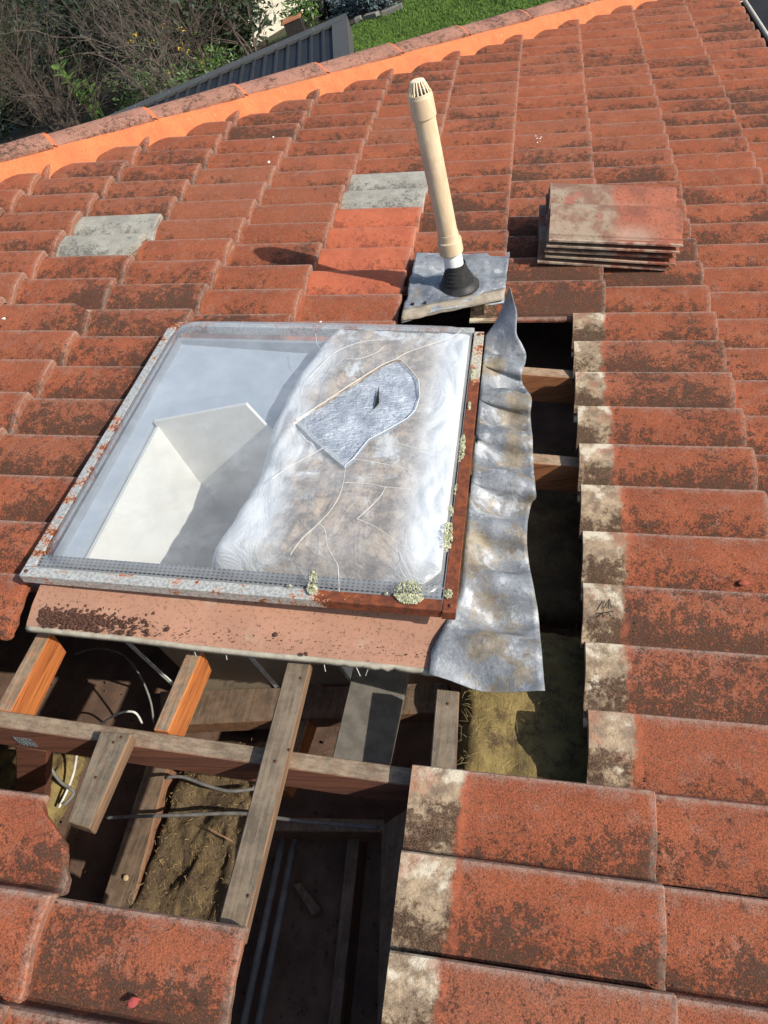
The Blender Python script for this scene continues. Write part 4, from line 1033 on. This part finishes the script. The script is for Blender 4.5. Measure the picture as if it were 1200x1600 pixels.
MB().hexa([lift(p + (d * a + e * c) * 1.1, 0.501) for a, c in ((-1, -1), (1, -1), (1, 1), (-1, 1))], [lift(p + (d * a + e * c) * 1.1, 0.55) for a, c in ((-1, -1), (1, -1), (1, 1), (-1, 1))]).build('pier_cap', plain('terracotta_cap', (.42, .18, .09), (.33, .14, .07), 9), pl)

# vegetation
M_BARK = plain('grey_bark', (.15, .125, .10), (.06, .048, .04), 14, .9, 0, .5, 60); M_TWIG = plain('brown_twig', (.095, .072, .055), (.045, .034, .027), 20, .9, 0, 0)
M_PALE = plain('pale_branch', (.42, .38, .32), (.28, .25, .21), 10, .9, 0, .2)
def leafm(name, a, c, e=.35):
    t = NT(name); col = t.mix(t.rng(t.noise(7, 4), .35, .65), a, c); t.p.inputs['Transmission Weight'].default_value = 0
    return t.fin(col, .55, 0, .4)
M_LF = leafm('leaf_green', (.07, .13, .02), (.035, .075, .015)); M_LD = leafm('leaf_dark', (.022, .04, .012), (.014, .026, .01)); M_LB = leafm('leaf_blue', (.15, .20, .19), (.09, .13, .13)); M_LY = leafm('flower_yellow', (.75, .48, .02), (.6, .35, .02)); M_LR = leafm('leaf_red', (.12, .03, .02), (.07, .02, .015)); M_LC = leafm('leaf_canna', (.12, .22, .03), (.075, .15, .022))
def branch(b, r_, p, d, L, rad, lev_, tips, droop=0.0, tw=3):
    n = 4; pts = [p]; rr = [rad]; dd = d.copy()
    for i in range(n):
        dd = (dd + Vector((r_.gauss(0, .16), r_.gauss(0, .16), r_.gauss(0, .12) - droop))).normalized(); pts.append(pts[-1] + dd * (L / n)); rr.append(rad * (1 - .45 * (i + 1) / n))
    b.tube(pts, rr, 3 if lev_ < 2 else 5, False)
    if lev_ == 0: tips.append(pts[-1]); return
    for k in range(tw + (1 if r_.random() < .5 else 0)):
        i = r_.randint(1, n); a = r_.uniform(0, 2 * pi); o = dd.orthogonal().normalized(); o2 = dd.cross(o)
        nd = (dd * r_.uniform(.5, 1.0) + (o * cos(a) + o2 * sin(a)) * r_.uniform(.4, .9)).normalized()
        branch(b, r_, pts[i], nd, L * r_.uniform(.5, .78), rr[i] * .62, lev_ - 1, tips, droop, tw)
def leaves(b, r_, pts, k, size, spread):
    for p in pts:
        for _ in range(k):
            q = p + Vector((r_.gauss(0, spread), r_.gauss(0, spread), r_.gauss(0, spread))); a = Vector((r_.gauss(0, 1), r_.gauss(0, 1), r_.gauss(0, .6))).normalized(); c = a.orthogonal().normalized(); s_ = size * r_.uniform(.6, 1.3)
            b.add([q - a * s_, q + c * s_ * .35, q + a * s_, q - c * s_ * .35], [(0, 1, 2, 3)])
def shrub(name, base, h, lean, seed, label, stems, lv, rad, bark, group=None, leafmat=None, lk=0, lsz=.05, lsp=.08, tw=3, cat='shrub'):
    r_ = random.Random(seed); t = root(name, base, label, cat, group, world=True); b = MB(); tips = []
    for s_ in range(stems):
        a = r_.uniform(0, 2 * pi); d = Vector((cos(a) * r_.uniform(.1, .5), sin(a) * r_.uniform(.1, .5), 1)) + Vector(lean)
        branch(b, r_, base + Vector((cos(a) * .12, sin(a) * .12, 0)), d.normalized(), h * r_.uniform(.42, .6), rad * r_.uniform(.7, 1.1), lv, tips, .0, tw)
    b.build('trunk', bark, t)
    if leafmat: lb_ = MB(); leaves(lb_, r_, tips, lk, lsz, lsp); lb_.build('crown', leafmat, t)
    return t, tips
def gb(x, y, z): p = at_g(x, y, z); return Vector((p.x, p.y, 0))
TG = 'bare shrubs behind the hip'
for i, (x, y, z, h, st, lv, rad, lab) in enumerate([
    (40, 130, 1.6, 4.6, 6, 4, .06, 'bare grey many-stemmed shrub at the far left behind the hip'), (130, 60, 1.8, 5.0, 4, 4, .075, 'bare tree with pale forked branches left of the canna leaves'),
    (-60, 60, 2.0, 5.2, 5, 4, .07, 'bare dense shrub cut by the left edge of the picture'), (230, 70, 1.4, 4.6, 6, 4, .05, 'bare brown twiggy shrub above the second hip cap'),
    (300, 60, 1.1, 4.4, 5, 4, .06, 'bare shrub with a dark curving limb near the shed'), (350, 40, .7, 4.2, 5, 4, .05, 'bare fine-twigged shrub in front of the cream block wall'), (180, 30, 1.0, 5.0, 6, 4, .05, 'tall bare shrub behind the canna leaves'), (20, 90, 1.9, 4.6, 7, 4, .05, 'bare brown thicket in front of the far left evergreen'), (90, 150, 1.5, 3.6, 8, 4, .04, 'low bare thicket just above the first hip cap joint'), (250, 110, 1.2, 3.4, 7, 4, .04, 'low bare thicket just left of the shed roof'), (385, 60, .6, 3.0, 3, 3, .04, 'bare shrub overhanging the far end of the shed roof')]):
    shrub('bare_shrub', gb(x, y, z), h, (0, 0, 0), 50 + i, lab, st, lv, rad, M_BARK if i % 2 else M_TWIG, TG)
r = random.Random(77)
for i, (x, y, z, h, mat, lab) in enumerate([(60, 40, .5, 5.5, M_LD, 'dark evergreen mass at the far left behind the bare stems'), (170, 20, .3, 5.5, M_LD, 'dark evergreen tree behind the canna leaves'), (260, 30, .4, 5.0, M_LD, 'dark evergreen tree behind the brown twigs'), (330, 20, .3, 4.8, M_LD, 'dark evergreen tree left of the block wall'), (-40, 70, .5, 5.5, M_LD, 'dark evergreen tree at the left edge'), (20, 150, 1.0, 3.2, M_LD, 'low dark bush at the left above the first hip cap'), (110, 90, .8, 4.2, M_LD, 'dark evergreen bush right behind the canna leaves'), (220, 80, .8, 3.8, M_LD, 'dark evergreen bush behind the yellow flowers'), (300, 80, .6, 3.4, M_LD, 'dark evergreen bush behind the curving limb')]):
    shrub('evergreen_tree', gb(x, y, z), h, (0, 0, 0), 90 + i, lab, 5, 3, .06, M_TWIG, 'evergreens behind the bare shrubs', mat, 26, .12, .35, 4, 'tree')
for i, (x, y, z, h, mat, k, lab) in enumerate([(215, 140, .9, 1.6, M_LF, 10, 'leafy green shrub low behind the second hip cap'), (275, 40, 1.2, 2.6, M_LF, 7, 'loose yellow-green shrub among the bare twigs'), (150, 45, 1.2, 2.4, M_LR, 8, 'dark red leafed shrub among bare stems'), (330, 110, 1.0, 1.5, M_LF, 10, 'low green bush beside the shed roof'), (250, 25, 1.4, 2.6, M_LF, 6, 'yellow-green shrub high behind the bare twigs')]):
    shrub('leafy_shrub', gb(x, y, z), h, (0, 0, 0), 120 + i, lab, 6, 2, .02, M_TWIG, None, mat, k, .055, .12, 4)
# canna with large leaves
pc = gb(128, 135, 1.3); cn_ = root('canna_plant', pc, 'bright green large-leaved plant between the bare stems', 'plant', world=True); r_ = random.Random(8)
sb = MB()
for k in range(9):
    a = r_.uniform(0, 2 * pi); hh = r_.uniform(1.2, 2.1); top = pc + Vector((cos(a) * .35, sin(a) * .35, hh)); sb.tube([pc + Vector((cos(a) * .1, sin(a) * .1, 0)), top], [.02, .01], 5)
    for m_ in range(4):
        p0 = pc.lerp(top, .45 + .17 * m_); az = r_.uniform(0, 2 * pi); d = Vector((cos(az), sin(az), .7)).normalized(); e = d.cross(Vector((0, 0, 1))).normalized(); LL = r_.uniform(.32, .55); rows = []
        for q in range(7):
            t = q / 6; w = LL * .22 * sin(pi * min(.97, .06 + t * .94)); c = p0 + d * LL * t - Vector((0, 0, .25 * LL * t * t)); rows.append([c - e * w + Vector((0, 0, w * .4)), c, c + e * w + Vector((0, 0, w * .4))])
        MB().grid(rows).build('leaf', M_LC, cn_, True)
sb.build('stem', M_LF, cn_)
# yellow flowers on a shrub
ft, tp = shrub('flowering_shrub', gb(255, 62, 1.5), 2.4, (0, 0, 0), 200, 'green shrub dotted with yellow flowers', 5, 2, .018, M_TWIG, None, M_LF, 5, .05, .1)
fb = MB(); leaves(fb, random.Random(4), [p for i, p in enumerate(tp) if i % 4 == 0], 5, .05, .04); fb.build('flowers', M_LY, ft)['kind'] = 'stuff'
# blue-grey border shrubs
for i, (x, y, h) in enumerate([(545, 22, .7), (562, 17, .8), (580, 12, .85), (598, 8, .8), (615, 2, .8), (630, -4, .8)]):
    shrub('border_shrub', gb(x, y, 0), h, (0, 0, 0), 300 + i, ['blue-grey bushy border plant nearest the shed', 'second blue-grey border plant from the shed', 'third blue-grey border plant from the shed', 'fourth blue-grey border plant from the shed', 'fifth blue-grey border plant from the shed', 'blue-grey border plant farthest from the shed'][i], 9, 2, .015, M_TWIG, 'blue-grey plants along the lawn bed', M_LB, 16, .05, .10, 3)
shrub('strappy_plant', gb(482, 36, .2), 1.0, (0, 0, 0), 400, 'green strappy plant at the foot of the block wall', 12, 1, .012, M_LF, None, M_LF, 10, .09, .12, 3, 'plant')
def under(child, part):                         # hang a piece on the part that carries it
    child.parent = part; child.matrix_parent_inverse = part.matrix_basis.inverted()
def kids(t, n): return [o for o in t.children if o.name.split('.')[0] == n]
def nearest(o, parts, f): return min(parts, key=lambda p: f(o, p))
dm = kids(sk, 'dome')[0]
for n in ('crack', 'broken_edge', 'lichen'):
    for o in kids(sk, n): under(o, dm)
fb_ = kids(sk, 'frame_bar')
for o, k in zip(kids(sk, 'screw'), (0, 0, 2, 2)): under(o, fb_[k])
under(kids(fr, 'nail_plate')[0], kids(fr, 'strut')[0])
for o, p in zip(kids(roof, 'mortar_joint'), kids(roof, 'hip_tile')): under(o, p)
for n in ('gutter_bead', 'gutter_strap'):
    for o in kids(roof, n): under(o, kids(roof, 'gutter')[0])
for n in ('tear',): under(kids(ins, n)[0], kids(ins, 'foil_face')[0])
for o in kids(vp, 'boot_print'): under(o, kids(vp, 'rubber_boot')[0])
for n in ('scratched_mark', 'hole_patch', 'front_lip'):
    for o in kids(pf, n): under(o, kids(pf, 'lead_sheet')[0])
for o in kids(ap, 'lint'): under(o, kids(ap, 'folded_edge')[0])
for o in kids(shd, 'screw'): under(o, kids(shd, 'ridge_capping')[0])
for o in kids(sh, 'corner_bead'): under(o, kids(sh, 'shaft_wall')[3] if len(kids(sh, 'shaft_wall')) > 3 else kids(sh, 'shaft_wall')[0])
for o in list(bpy.data.objects):
    if '_b' in o: del o['_b']
print('tiles', ntile, 'objects', len(bpy.data.objects))
